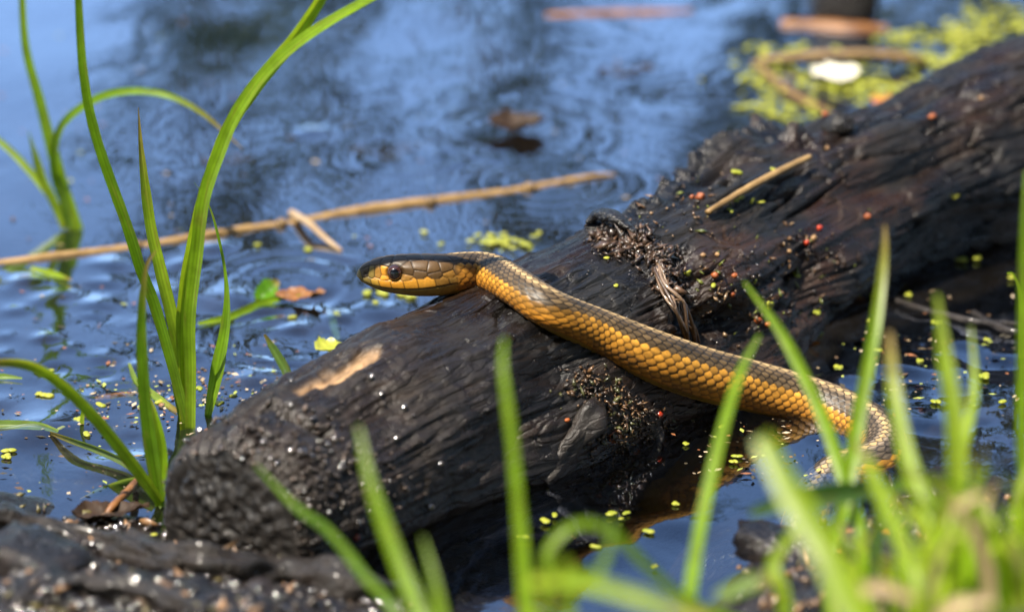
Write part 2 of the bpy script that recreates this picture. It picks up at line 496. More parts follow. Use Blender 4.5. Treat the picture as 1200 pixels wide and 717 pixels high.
# unseen trees added around the viewpoint to keep open sky off near sides
def sky_block_tree(x, y, h, seed, label):
    r = np.random.default_rng(seed)
    base = np.array([x, y, float(ground_h(np.array(x), np.array(y))) - .05])
    t = thing('tree', base, label, 'tree', 'unseen trees added as sky blockers')
    V, F = tube([base, base + [.1, 0, h * .4], base + [-.1, .1, h * .75], base + [0, 0, h]], [.16, .13, .08, .02], 24, 9, .15, seed)
    obj('trunk', mesh_np('trunk', V, F), M['bark'], t)
    tips = []
    for k in range(12):
        z = h * r.uniform(.2, .85); a = r.uniform(0, 6.28); l = r.uniform(.7, 1.5)
        p0 = base + [0, 0, z]; p2 = p0 + [math.cos(a) * l, math.sin(a) * l * .6, l * .4]
        V, F = tube([p0, (p0 + p2) / 2 + [0, 0, .1], p2], [.05, .03, .008], 10, 6)
        obj('limb', mesh_np('limb', V, F), M['bark'], t); tips.append(p2)
    cl = np.array(tips + [base + [r.normal() * .8, r.normal() * .4, h * r.uniform(.12, 1.0)] for k in range(90)])
    c = np.repeat(cl, 60, 0) + r.normal(size=(len(cl) * 60, 3)) * .22
    a = nrm(r.normal(size=c.shape)); b = nrm(np.cross(a, r.normal(size=c.shape))); q = r.uniform(.05, .11, len(c))[:, None]
    V = np.stack([c - a * q, c - b * q * .6, c + a * q, c + b * q * .6], 1).reshape(-1, 3)
    obj('crown', mesh_np('crown', V, np.arange(len(V)).reshape(-1, 4), False), M['treeleaf'], t)
for i_, (x_, y_, h_, w_) in enumerate([(-4.6, .6, 5.5, 'first'), (-4.8, -2.6, 4.0, 'second'), (-2.4, -4.4, 4.6, 'third'), (.2, -4.2, 6.2, 'fourth'), (2.3, -3.2, 6.6, 'fifth'), (3.6, -1.2, 6.4, 'sixth'), (3.9, 1.3, 5.5, 'seventh')]):
    sky_block_tree(x_, y_, h_, 50 + i_, 'bushy unseen tree added round the near bank against open sky, %s of seven from the left' % w_)

# ================================================================= THE LOG
LOG_PTS = np.array([
    list(PZ(272, 622, .012)) + [.0285],
    list(PZ(420, 541, .012)) + [.0310],
    list(PZ(600, 449, .013)) + [.0330],
    list(PZ(760, 370, .014)) + [.0330],
    list(PZ(960, 266, .016)) + [.0305],
    list(PZ(1200, 172, .019)) + [.0335],
    list(PZ(1460, 80, .024)) + [.040]])
NA, NP = 860, 330
LQ, LS = spline(LOG_PTS, NA)
LC, LR = LQ[:, :3], LQ[:, 3]
LT = nrm(np.gradient(LC, axis=0))
LSd = nrm(np.cross(LT, np.array([0, 0, 1.0])))          # towards the right front
LU = np.cross(LSd, LT)
PHI = -math.pi + 2 * math.pi * np.arange(NP) / NP        # 0 = up, + = right front
A2, P2 = np.meshgrid(LS, PHI, indexing='ij')
def log_pos(r): return LC[:, None] + r[..., None] * (np.cos(PHI)[None, :, None] * LU[:, None] + np.sin(PHI)[None, :, None] * LSd[:, None])
def bumpf(a0, p0, sa, sp): return np.exp(-((A2 - a0) / sa) ** 2 - ((P2 - p0) / sp) ** 2)
r_base = LR[:, None] * np.ones((NA, NP))
cs, sn = np.cos(P2) * .032, np.sin(P2) * .032
r_base = r_base * (1 + .07 * fbm(A2 * 14, cs * 22, sn * 22 + 5, 2))
# ledge low on the right front, shaped after the brown reflection under the snake
refl_shelf = sm(.075, .135, A2) * (1 - sm(.205, .25, A2)) * np.exp(-((P2 - 1.95) / .52) ** 2)
r_base = r_base + .009 * refl_shelf
base_xyz = log_pos(r_base)
_bu, _bv, _bd = proj(base_xyz)
def log_uv(u, v):
    """(axis length, angle) of the visible log surface at a picture point"""
    pu, pv, dz = _bu, _bv, _bd
    d = (pu - u) ** 2 + (pv - v) ** 2
    ok = d < 36
    if not ok.any(): ok = d <= d.min() + 1e-9
    i = np.argmin(np.where(ok, dz, 9e9))
    return A2.flat[i], P2.flat[i]
RIDGE_PX = [(700, 262), (725, 268), (755, 285), (775, 300), (790, 330), (792, 360), (800, 392)]
r_log = r_base.copy()
grain = fbm(A2 * 22, cs * 380, sn * 380, 3)              # fibres along the axis
r_log += .0008 * grain
spl = np.abs(fbm(A2 * 9 + 5, cs * 230, sn * 230 + 1, 2)); r_log -= (.0012 + .0022 * sm(.10, .18, A2)) * np.clip(1 - spl * 8, 0, 1) * sm(-.1, .3, fbm(A2 * 12, cs * 45, sn * 45 + 6, 2))   # sharp splits along the grain
r_log += .0011 * fbm(A2 * 38, cs * 62, sn * 62 + 2, 2)
plate = fbm(A2 * 20 + 3, cs * 55, sn * 55 + 8, 2)         # broken plates of wood, one over the other
r_log += .0022 * (np.floor(plate * 3.2) / 3.2) * (.45 + .55 * sm(.12, .2, A2))
crk = 1 - np.abs(fbm(A2 * 13 + 2, cs * 130, sn * 130, 2)) * 5   # long cracks
r_log -= .0055 * np.clip(crk, 0, 1) ** 2 * sm(.18, .26, A2) * sm(-.1, .25, fbm(A2 * 16, cs * 30, sn * 30 + 9, 2))
crk2 = 1 - np.abs(fbm(A2 * 22 + 9, cs * 75, sn * 75 + 3, 2)) * 7
r_log -= .0022 * np.clip(crk2, 0, 1) ** 2 * sm(0, .3, fbm(A2 * 18, cs * 34, sn * 34 + 4, 2))
# fine wavy wrinkles left of the torn ridge
wa, wp = log_uv(690, 335)
wr = bumpf(wa, wp, .030, .85)
ph_w = (A2 * 260 + P2 * 62 + 4.0 * fbm(A2 * 40, cs * 60, sn * 60, 3))
r_log += .00055 * wr * (np.abs(np.sin(ph_w * .5)) ** .6 - .7)
# torn ridge and the crevice behind it
rid = np.zeros_like(r_log); crev = np.zeros_like(r_log)
for u, v in RIDGE_PX:
    a0, p0 = log_uv(u, v)
    rid = np.maximum(rid, bumpf(a0, p0, .0075, .16))
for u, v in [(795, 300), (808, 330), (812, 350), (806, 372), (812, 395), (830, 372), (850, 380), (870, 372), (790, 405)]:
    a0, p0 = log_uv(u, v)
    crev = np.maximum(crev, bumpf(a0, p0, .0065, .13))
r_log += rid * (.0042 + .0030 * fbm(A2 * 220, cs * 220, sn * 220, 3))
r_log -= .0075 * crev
# crack on the near end
ck = np.zeros_like(r_log)
CK = [(285, 484), (300, 474), (318, 468), (335, 472), (352, 484), (370, 492), (386, 496)]
CKf = np.array([(np.interp(t, range(len(CK)), [c[0] for c in CK]), np.interp(t, range(len(CK)), [c[1] for c in CK])) for t in np.linspace(0, len(CK) - 1, 36)])
for u, v in CKf:
    a0, p0 = log_uv(u, v)
    ck = np.maximum(ck, bumpf(a0, p0, .0020, .055))
r_log -= .0045 * ck
# splintered upper edge behind the torn ridge
jag = np.zeros_like(r_log)
for u, v in [(800, 200), (815, 188), (832, 176), (850, 168), (868, 166), (885, 164), (900, 160), (915, 158), (930, 156), (760, 232), (780, 215)]:
    a0, p0 = log_uv(u, v + 5)
    jag = np.maximum(jag, bumpf(a0, p0, .007, .14))
r_log += jag * (.0035 + .0045 * np.abs(fbm(A2 * 120, cs * 200, sn * 200, 3)))
# lumps of the far part
for u, v, sa, sp, amp in [(850, 170, .012, .25, .005), (900, 165, .01, .2, .004), (840, 300, .02, .3, .003), (1000, 330, .03, .3, .004), (1060, 180, .03, .5, -.003), (1130, 290, .02, .4, -.008), (955, 335, .012, .2, -.006), (885, 400, .01, .2, -.006), (840, 415, .009, .2, -.006), (930, 235, .016, .16, -.004), (1010, 215, .018, .16, -.004), (1090, 190, .02, .15, -.004), (860, 270, .012, .14, -.004), (650, 430, .014, .2, -.004), (610, 520, .016, .25, -.004),
                          (560, 352, .020, .45, -.0042), (470, 395, .012, .25, .003), (440, 480, .02, .5, -.0025), (870, 430, .02, .3, .003)]:
    a0, p0 = log_uv(u, v)
    r_log += amp * bumpf(a0, p0, sa, sp)
# granular weathered near end
r_log += .0004 * (1 - sm(.05, .11, A2)) * fbm(A2 * 220, cs * 220, sn * 220, 4)
r_log += .0016 * (1 - sm(.08, .2, A2)) * fbm(A2 * 45, cs * 45, sn * 45 + 12, 3)
# rounded rim at the cut end
r_log *= np.clip(1 - .16 * np.clip(1 - A2 / .009, 0, 1) ** 2, 0, 1)
tw = np.zeros_like(A2)
for u, v, sa, sp in [(425, 418, .006, .13), (408, 425, .006, .13), (390, 433, .006, .13), (372, 440, .005, .1), (356, 448, .004, .08)]:
    a0, p0 = log_uv(u, v)
    tw = np.maximum(tw, bumpf(a0, p0, sa, sp))
tw = sm(.30, .75, tw * (1 + .5 * fbm(A2 * 60, cs * 260, sn * 260, 3)) + .22 * fbm(A2 * 50, cs * 240, sn * 240, 3))
r_log -= .0013 * tw * (1 + .4 * fbm(A2 * 30, cs * 500, sn * 500, 2))
XYZ = log_pos(r_log)
tear = np.zeros_like(r_log)
# colour of the wood (wet dark to worn brown, crevice shade painted in)
dark = np.array([.017, .012, .009]); brown = np.array([.058, .030, .014]); black = np.array([.006, .005, .004]); grey = np.array([.022, .019, .017]); tan = np.array([.30, .19, .10])
n1 = fbm(A2 * 25, cs * 60, sn * 60, 4)
Cc = dark + (brown - dark) * sm(-.1, .6, n1)[..., None]
Cc = Cc + (grey - Cc) * (sm(.0, .6, fbm(A2 * 18 + 4, cs * 40 + 2, sn * 40, 3)) * .8)[..., None]
Cc = Cc + (black - Cc) * (np.clip(crk, 0, 1) * .6)[..., None]
endw = (1 - sm(.04, .12, A2)) * .75
Cc = Cc + (np.array([.056, .036, .024]) - Cc) * endw[..., None]
Cc = Cc + (tan * (1 + .5 * fbm(A2 * 30, cs * 500, sn * 500, 2))[..., None] - Cc) * tw[..., None]
Cc = Cc + (np.array([.035, .020, .012]) - Cc) * (rid * .8)[..., None]
refl_tint = sm(.3, .8, refl_shelf)[..., None]
Cc = Cc + (np.array([.050, .024, .010]) - Cc) * refl_tint * .7  # brown of the log's reflection painted on the ledge
rot = sm(.1, .5, fbm(A2 * 20 + 8, cs * 50 + 4, sn * 50, 3) + .35 * bumpf(*log_uv(900, 320), .06, .6) + .25 * bumpf(*log_uv(760, 500), .05, .5))
Cc = Cc + (np.array([.105, .040, .014]) - Cc) * (rot * .5 * sm(.12, .2, A2) * (1 - .75 * sm(.30, .36, A2)))[..., None]
Cc = Cc * (1 - .6 * np.clip(crev, 0, 1))[..., None]  # shade of the crevice put into the wood colour
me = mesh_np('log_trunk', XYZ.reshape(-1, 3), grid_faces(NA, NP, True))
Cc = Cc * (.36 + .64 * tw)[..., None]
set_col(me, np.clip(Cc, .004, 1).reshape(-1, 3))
LOG = thing('fallen_log', LC[0] - [0, 0, .02], 'wet dark rotting log lying in the pond under the snake', 'log')
obj('wood_trunk', me, M['log'], LOG)
# cut end with growth rings
NR = 70
f = np.linspace(0, 1, NR)
rim = r_log[0] * 1.001
ph = PHI
fw_ = f[:, None] + .03 * pn(np.cos(ph) * 2, np.sin(ph) * 2, f[:, None] * 3)
rel = .00010 * np.cos(fw_ * 2 * math.pi * 9) * (1 - f[:, None] ** 8) + .0022 * (1 - f[:, None] ** 2) + .0012 * pn(f[:, None] * np.cos(ph) * 7, f[:, None] * np.sin(ph) * 7, 3.3) * (1 - f[:, None] ** 6)
rel = rel + .0008 * fbm(f[:, None] * np.cos(ph) * 5, f[:, None] * np.sin(ph) * 5, 1.3, 4, .4) * (1 - f[:, None] ** 6)
EV = LC[0] + (f[:, None] * rim)[..., None] * (np.cos(ph)[None, :, None] * LU[0] + np.sin(ph)[None, :, None] * LSd[0]) - rel[..., None] * LT[0]
ec = np.clip(.012 + .003 * np.cos(fw_ * 2 * math.pi * 9) + .009 * pn(f[:, None] * np.cos(ph) * 9, f[:, None] * np.sin(ph) * 9, 7.7), .006, .1)
me = mesh_np('cut_end', EV.reshape(-1, 3), grid_faces(NR, NP, True))
set_col(me, (ec[..., None] * np.array([1.0, .82, .68])).reshape(-1, 3))
obj('cut_end', me, M['grain'], LOG, label='dark cut end of the log with growth rings')

_lxyz = XYZ.reshape(-1, 3)
_ln = nrm(np.cross(np.gradient(XYZ, axis=0), np.gradient(XYZ, axis=1))).reshape(-1, 3)
_lcen = np.repeat(LC[:, None], NP, 1).reshape(-1, 3)
_ln *= np.sign(((_lxyz - _lcen) * _ln).sum(1))[:, None]
_lpu, _lpv, _ldz = proj(_lxyz)
_cell = {}
for _i in np.argsort(-_ldz):                       # nearest surface point wins in each cell
    if -60 < _lpu[_i] < 1260 and -60 < _lpv[_i] < 780: _cell[(int(_lpu[_i] // 4), int(_lpv[_i] // 4))] = _i
def on_log(u, v):
    k = (int(u // 4), int(v // 4))
    i = _cell.get(k)
    if i is None:
        d = (_lpu - u) ** 2 + (_lpv - v) ** 2
        i = np.argmin(np.where(d <= d.min() + 4, _ldz, 9e9))
    return _lxyz[i].copy(), _ln[i].copy()

# broken stubs and flakes on the log
def chunk(c, n, size, seed, k=5):
    """an irregular splinter of wood: a rough box-like lump"""
    r = np.random.default_rng(seed)
    m, q = 16, 10
    th = np.linspace(0, math.pi, q); ph = np.arange(m) / m * 2 * math.pi
    d = np.stack([np.sin(th)[:, None] * np.cos(ph), np.sin(th)[:, None] * np.sin(ph), np.cos(th)[:, None] * np.ones(m)], -1)
    d = np.sign(d) * np.abs(d) ** .6
    d = d * (1 + .30 * fbm(d[..., 0] * 1.5 + seed, d[..., 1] * 2.5, d[..., 2] * 2.5, 3))[..., None]
    n = nrm(n); a = nrm(np.cross(n, [0.3, .2, .9])); b = np.cross(n, a)
    V = c + d[..., 0:1] * a * size[0] + d[..., 1:2] * b * size[1] + d[..., 2:3] * n * size[2]
    return V.reshape(-1, 3), grid_faces(q, m, True)
for i, (u, v, sz, lift) in enumerate([(980, 142, (.0042, .0035, .0045), .001)]):
    p, n = on_log(u, v + 6)
    V, F = chunk(p + n * lift, n, sz, 40 + i)
    me = mesh_np('broken_stub', V, F); set_col(me, np.tile([[.012, .010, .009]], (len(V), 1)))
    obj('broken_stub', me, M['log'], LOG)
# the torn bark flap: dark lip of the ridge
p, n = on_log(700, 268)
V, F = tube([on_log(684, 266)[0] + [0, 0, .001], on_log(700, 262)[0] + [0, 0, .003], on_log(722, 264)[0] + [0, 0, .003], on_log(745, 272)[0] + [0, 0, .001]], [.0012, .0028, .0026, .001], 40, 12, .35, 3, flat=.6)
me = mesh_np('bark_flap', V, F); set_col(me, np.tile([[.012, .010, .009]], (len(V), 1)))
obj('bark_flap', me, M['log'], LOG)
# root fibres hanging over the crevice
for i in range(14):
    o = random.uniform(-8, 8)
    pts = []
    for (u, v), lift in zip([(768 + o * .5, 318), (778 + o, 345), (788 + o, 368), (800 + o * 1.2, 392), (808 + o * 1.5, 408)], (.001, .003, .0035, .003, .000)):
        p, n = on_log(u + random.uniform(-2, 2), v + random.uniform(-3, 3))
        pts.append(p + n * lift + np.array([0, 0, .001]))
    V, F = tube(pts, random.uniform(.00025, .0006), 26, 6)
    me = mesh_np('root_fibre', V, F); set_col(me, np.tile([random.choice([[.13, .075, .04], [.06, .035, .02], [.20, .13, .08]])], (len(V), 1)))
    obj('root_fibre', me, M['debris'], LOG)
# crumbled wood on the ridge and in the hollow under the snake: too small to pick apart
def crumbs(name, spots, n, spread, s0, s1, cols, seed, parent, kindlabel=None):
    r = np.random.default_rng(seed)
    VV, FF, CC = [], [], []
    ico = np.array([[1, 0, 0], [-1, 0, 0], [0, 1, 0], [0, -1, 0], [0, 0, 1], [0, 0, -1]], float)
    icf = np.array([[0, 2, 4], [2, 1, 4], [1, 3, 4], [3, 0, 4], [2, 0, 5], [1, 2, 5], [3, 1, 5], [0, 3, 5]])
    for k in range(n):
        u, v = spots[r.integers(len(spots))]
        p, nn = on_log(u + r.normal() * spread, v + r.normal() * spread * .7)
        s = s0 * (s1 / s0) ** r.random() * np.array([r.uniform(.8, 2.6), r.uniform(.35, 1), r.uniform(.25, .8)])
        q, _ = np.linalg.qr(r.normal(size=(3, 3)))
        VV.append(p + nn * s.mean() * .6 + (ico * s * r.uniform(.7, 1.3, (6, 1))) @ q)
        FF.append(icf + 6 * k); CC.append(np.tile(cols[r.integers(len(cols))], (6, 1)) * r.uniform(.6, 1.4))
    me = mesh_np(name, np.vstack(VV), np.vstack(FF), False); set_col(me, np.vstack(CC))
    return obj(name, me, M['debris'], parent, kind='stuff')
crumbs('wood_crumbs', [(715, 278), (735, 284), (755, 293), (770, 300), (780, 315), (785, 335), (745, 275), (725, 290)], 1000, 10, .0002, .0016, [[.035, .020, .012], [.06, .034, .02], [.02, .012, .008], [.09, .05, .028]], 5, LOG)
crumbs('hollow_litter', [(730, 470), (750, 490), (740, 500), (770, 495), (710, 460), (690, 450), (720, 520), (760, 505)], 700, 17, .0002, .0012, [[.05, .028, .015], [.10, .05, .02], [.02, .014, .01], [.06, .06, .02], [.16, .09, .04]], 6, LOG)
crumbs('slope_litter', [(850, 340), (900, 350), (880, 330), (930, 300), (860, 380), (915, 370), (840, 325), (960, 290), (800, 230), (830, 250)], 260, 28, .0003, .0011, [[.05, .028, .015], [.12, .06, .02], [.20, .13, .07], [.02, .014, .01], [.12, .14, .02]], 8, LOG)
crumbs('end_grit', [(300, 500), (330, 520), (370, 520), (280, 540), (400, 540), (350, 560), (320, 600), (380, 590), (430, 560)], 420, 34, .0004, .0010, [[.05, .038, .03], [.09, .065, .05], [.03, .022, .018]], 9, LOG)
# roots along the foot of the log, by the hollow under the snake
for pts, rad in [([(650, 600), (690, 572), (735, 548), (765, 520), (775, 490)], .0042), ([(720, 575), (770, 553), (815, 520), (850, 500)], .0038), ([(640, 560), (670, 520), (690, 490), (700, 462)], .0040), ([(790, 480), (830, 473), (880, 474)], .0022), ([(560, 640), (610, 620), (655, 592)], .004)]:
    P3 = []
    for u, v in pts:
        p, n = on_log(u, v); P3.append(p - n * rad * random.uniform(.1, .5))
    V, F = tube(P3, [rad * .6] + [rad * random.uniform(.7, 1.1) for _ in P3[2:]] + [rad * .3], 90, 22, .8, int(rad * 1e5))
    me = mesh_np('root', V, F); set_col(me, np.tile([[.020, .015, .012]], (len(V), 1)))
    obj('root', me, M['log'], LOG)

# ================================================================= THE SNAKE
def build_snake():
    pts = [PY(418, 321.5, -.0915), PY(450, 321, -.0917), PY(485, 321, -.0915), PY(520, 321, -.0900), PY(545, 320, -.0865), PY(566, 319, -.0850), PY(586, 325, -.0915),
           PY(612, 341, -.1045), PY(645, 363, -.1115), PZ(700, 389, .0335), PZ(760, 416, .0245), PZ(820, 438, .0155), PZ(880, 453, .0080), PZ(940, 468, .0028),
           PZ(985, 483, .0005), PZ(1022, 503, -.0008), PZ(1037, 526, -.0018), PZ(1022, 545, -.0024), PZ(990, 553, -.0038), PZ(966, 570, -.0060), PZ(948, 600, -.0090), PZ(930, 640, -.016)]
    C0, s0 = spline(pts, 1500)
    L = s0[-1]
    sh = np.linspace(0, .034, 230, endpoint=False)
    sh = .034 * (sh / .034) ** 1.15
    sb = np.arange(.034, L, .00030)
    s = np.concatenate([sh, sb]); n = len(s)
    # smooth the spine a little so the tube does not kink
    k = np.hanning(61); k /= k.sum()
    Cs = np.stack([np.convolve(np.pad(C0[:, i], 30, mode='reflect', reflect_type='odd'), k, 'valid') for i in range(3)], 1)
    C = np.stack([np.interp(s, s0, Cs[:, i]) for i in range(3)], 1)
    T = nrm(np.gradient(C, s, axis=0))
    U = np.array([0, 0, 1.0]) - T[:, 2:3] * T
    U = nrm(U)
    Lf = np.cross(U, T)                                      # camera side when the head points left
    if (Lf[100] @ np.array([0, -1, 0])) < 0: Lf = -Lf
    rl = np.radians(-13) * (1 - sm(.026, .060, s))[:, None]   # the head leans away a little
    U, Lf = U * np.cos(rl) + Lf * np.sin(rl), Lf * np.cos(rl) - U * np.sin(rl)
    m = 232
    th = -math.pi + 2 * math.pi * np.arange(m) / m           # 0 dorsal, + camera side
    mm = .93e-3
    # body radius along s
    ytop = np.interp(s, np.array([0, 3, 6, 9, 12, 15, 19, 24, 30]) * mm, np.array([-.4, -.8, -.9, -1.3, -1.9, -1.2, -.5, -.5, -.3]) * mm)
    su = np.array([.030, .036, .044, .055, .065, .083, .100, .118, .14, .17, .20, .25, L]) 
    R = np.interp(s, su, np.array([6.2, 6.1, 5.9, 5.6, 5.6, 6.4, 7.4, 8.2, 8.1, 7.3, 6.7, 6.4, 4.5])) * 1e-3
    kk = np.hanning(81); kk /= kk.sum()
    R = np.convolve(np.pad(R, 40, mode='edge'), kk, 'valid')
    hs = np.array([0, .5, 1.5, 3, 5, 8, 11, 14, 18, 22, 26, 30, 34]) * mm
    top = np.interp(s, hs, np.array([.2, 1.6, 2.7, 3.6, 4.5, 5.4, 5.9, 6.1, 6.2, 6.2, 6.2, 6.1, 6.0]) * mm)
    bot = np.interp(s, hs, np.array([.3, 1.4, 2.2, 3.1, 4.2, 5.3, 5.9, 6.4, 6.8, 6.9, 6.7, 6.4, 6.2]) * mm)
    wid = np.interp(s, hs, np.array([.3, 1.6, 2.5, 3.3, 4.1, 5.2, 6.0, 6.7, 7.4, 7.7, 7.3, 6.2, 5.6]) * mm)
    hb = sm(.0235, .0325, s)                                   # 0 head .. 1 body
    kh = np.hanning(25); kh /= kh.sum()
    for arr in (top, bot, wid):
        arr[:] = np.convolve(np.pad(arr, 12, mode='reflect', reflect_type='odd'), kh, 'valid')
    top = top + (R * .98 - top) * hb; bot = bot + (R * .93 - bot) * hb; wid = wid + (R * 1.0 - wid) * hb
    e = 2.5 + (2.08 - 2.5) * hb
    ct, st = np.cos(th)[None], np.sin(th)[None]
    ex = (2 / e)[:, None]
    cx = np.sign(st) * np.abs(st) ** ex
    cy = np.sign(ct) * np.abs(ct) ** ex
    lat = wid[:, None] * cx
    ver = np.where(cy > 0, top[:, None], bot[:, None]) * cy
    # brow ridge overhang and slight pinch of the loreal area in front of the eye
    S2 = s[:, None]
    side = np.exp(-((ver - 2.9 * mm) / (1.0 * mm)) ** 2) * np.exp(-((S2 - .0116) / .0042) ** 2)
    lat = lat * (1 + .07 * side)
    lor = np.exp(-((ver - .6 * mm) / (1.6 * mm)) ** 2) * np.exp(-((S2 - .0063) / .0020) ** 2)
    lat = lat * (1 - .08 * lor)
    # ------- surface normal of the smooth form (in the section plane)
    dl = np.gradient(lat, axis=1); dv = np.gradient(ver, axis=1)
    nl, nv = -dv, dl
    ln = np.hypot(nl, nv) + 1e-12
    nl, nv = nl / ln, nv / ln
    sg = np.sign(nl * lat + nv * ver); nl, nv = nl * sg, nv * sg
    # ------- body scales
    rng = np.random.default_rng(21)
    ls = .425 * np.interp(s, [0, .036, 1], [1, 1, 1]) * np.maximum(R, 5 * mm)
    uu = np.concatenate([[0], np.cumsum(np.diff(s) / ((ls[1:] + ls[:-1]) / 2))])
    thmax = 2.36; wv = 2 * thmax / 21; YB = 5
    arc = th                                                 # angle is close to arc
    Uu = uu[:, None] + 0 * arc[None]; Vv = arc[None] / wv + 0 * Uu
    best = np.full(Uu.shape, -9.0); bi = np.zeros(Uu.shape, int); bj = np.zeros(Uu.shape, int); be = np.zeros(Uu.shape); bdu = np.zeros(Uu.shape); bdv = np.zeros(Uu.shape)
    j0 = np.round(Vv).astype(int)
    for dj in (-1, 0, 1):
        jj = j0 + dj
        off = .5 * (jj & 1)
        i0 = np.round(Uu - off).astype(int)
        for di in (-1, 0, 1):
            ii = i0 + di
            du = Uu - (ii + off); dvv = Vv - jj
            ed = (np.abs(du) / .66) ** 1.65 + (np.abs(dvv) / .94) ** 1.65     # < 1 inside
            yel = np.abs(jj) >= YB
            h = .70 * du + np.where(yel, .50, .26) * (1 - np.minimum(ed, 1) ** 2) + np.where(yel, 0, .22 * np.exp(-(dvv / .10) ** 2))
            h = np.where(ed < 1, h, -5)
            up = h > best
            best = np.where(up, h, best); bi = np.where(up, ii, bi); bj = np.where(up, jj, bj); be = np.where(up, ed, be); bdu = np.where(up, du, bdu); bdv = np.where(up, dvv, bdv)
    gap = best < -4
    best = np.where(gap, -.45, best); be = np.where(gap, 1.0, be)
    hsc = best * .066 * R[:, None] * np.where(np.abs(bj) >= YB, 1.0, .75)
    # ventral scutes
    vt = np.abs(th)[None] > thmax
    fu = np.mod(Uu * 1.0, 1.0)
    hv = (.5 * fu - .25) * .05 * R[:, None]
    wgt = sm(thmax - .05, thmax + .08, np.abs(th))[None]
    h_body = hsc * (1 - wgt) + hv * wgt
    # colour of the body
    hid = (bi * 73856093) ^ (bj * 19349663)
    rnd = ((hid % 1009) / 1009.0); rnd2 = (((hid // 7) % 997) / 997.0)
    aj = np.abs(bj)
    cream = np.array([.46, .32, .15]); brn = np.array([.086, .056, .026]); brd = np.array([.035, .022, .013]); yel = np.array([.62, .30, .040]); yel2 = np.array([.50, .19, .018]); bel = np.array([.36, .20, .03])
    Cb = np.zeros(Uu.shape + (3,))
    def setc(msk, c): Cb[msk] = (np.broadcast_to(c, Cb.shape))[msk]
    check = ((np.floor(Uu / 3.0) + (aj // 2)) % 2)
    setc(aj < YB, brn * (.8 + .7 * rnd)[..., None] * (1 - .25 * check)[..., None])
    # pale flecks at the front of some brown scales
    setc(aj == 0, cream * (.85 + .3 * rnd)[..., None])
    h1 = (aj == 1)
    Cb[h1] = (brn * (1.2 + .8 * rnd)[..., None])[h1] + (cream * .28 * sm(.25, -.35, np.abs(bdv + 0) * 0 + (np.abs(Vv) - 1))[..., None])[h1]
    y = aj >= YB
    ymix = np.clip((aj - YB) / 4.0, 0, 1)[..., None]
    setc(y, (yel * (1 - ymix) + yel2 * ymix) * (.75 + .5 * rnd2)[..., None])
    b5 = (aj == YB) & (rnd < .35)
    Cb[b5] *= .62
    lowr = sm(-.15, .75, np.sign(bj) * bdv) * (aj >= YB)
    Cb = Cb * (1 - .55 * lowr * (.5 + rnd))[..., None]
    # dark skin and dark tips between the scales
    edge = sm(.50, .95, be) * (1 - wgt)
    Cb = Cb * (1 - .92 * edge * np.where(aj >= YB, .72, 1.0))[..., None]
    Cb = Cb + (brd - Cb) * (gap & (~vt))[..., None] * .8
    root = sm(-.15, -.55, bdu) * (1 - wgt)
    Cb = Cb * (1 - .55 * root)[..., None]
    vcol = bel * (1 - .4 * (fu > .9))[..., None]
    Cb = Cb * (1 - wgt)[..., None] + vcol * wgt[..., None]
    # towards the neck the dark band is nearly black-brown, towards the tail greyer
    neckd = np.interp(s, [.03, .045, .07], [.55, .62, 1.0])[:, None]
    Cb = np.where((aj < YB)[..., None] & (aj >= 1)[..., None], Cb * neckd[..., None], Cb)
    Cb = np.where(((aj < YB) & (aj >= 1))[..., None], Cb * (.75 + .65 * np.exp(-(bdv / .32) ** 2))[..., None], Cb)
    greyt = np.interp(s, [.15, .24, .30], [0, .7, .8])[:, None, None]
    gcol = Cb.mean(-1, keepdims=True) * np.array([1.15, 1.05, .92])
    Cb = np.where(((aj < YB) & (aj > 0))[..., None], Cb + (gcol - Cb) * greyt, Cb)
    nk = np.exp(-((s - .0320) / .0038) ** 2)[:, None] * sm(.5, .9, np.abs(th))[None] * (1 - sm(2.3, 2.7, np.abs(th)))[None]  # nape blotch, also painting in the head's shadow on the neck
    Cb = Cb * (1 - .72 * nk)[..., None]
    dirt = sm(.1, .6, fbm(s[:, None] * 70, np.cos(th)[None] * 1.6, np.sin(th)[None] * 1.6, 4))
    Cb = Cb * (1 - .45 * dirt)[..., None]
    # ------- head plates: nearest seed on the surface
    YEL = (.62, .27, .022); OLV = (.20, .14, .03); BRN = (.085, .046, .015); DRK = (.046, .029, .014); JAW = (.32, .18, .028); YBR = (.26, .13, .022)
    seeds = []
    def sd_(s_, y_, col, top_x=None):
        s_ *= mm
        k_ = np.argmin(np.abs(s - s_))
        if top_x is None:
            half = (th >= 0)
            row = ver[k_]; lr = lat[k_]
            q = np.argmin(np.where(half, np.abs(row - y_ * mm), 9))
        else:
            q = np.argmin(np.where(np.abs(th) < 1.5, np.abs(lat[k_] - top_x * mm), 9))
        a = (s_, lat[k_, q], ver[k_, q])
        seeds.append((a, col))
        if abs(a[1]) > .3 * mm: seeds.append(((a[0], -a[1], a[2]), col))
    for a in [(6.3, -1.9, YEL), (9.4, -2.4, YEL), (13.2, -2.7, YEL), (17.2, -2.2, YEL), (21.5, -1.9, YEL), (25.8, -1.6, YBR), (29.2, -1.3, YBR)]: sd_(*a)
    sd_(.6, -.3, OLV); sd_(3.0, .9, DRK); sd_(3.6, -1.7, OLV); sd_(4.9, .8, OLV)
    sd_(6.9, .7, YBR); sd_(9.0, 1.2, YEL); sd_(8.9, -.35, YEL)
    sd_(12.1, .8, DRK); sd_(15.7, 1.7, BRN); sd_(15.4, .0, YBR)
    sd_(19.2, 1.0, BRN); sd_(23.4, .9, BRN); sd_(23.0, 2.4, BRN); sd_(26.5, 2.6, BRN); sd_(27.2, .7, YBR); sd_(19.5, 2.9, BRN); sd_(29.5, 1.6, BRN)
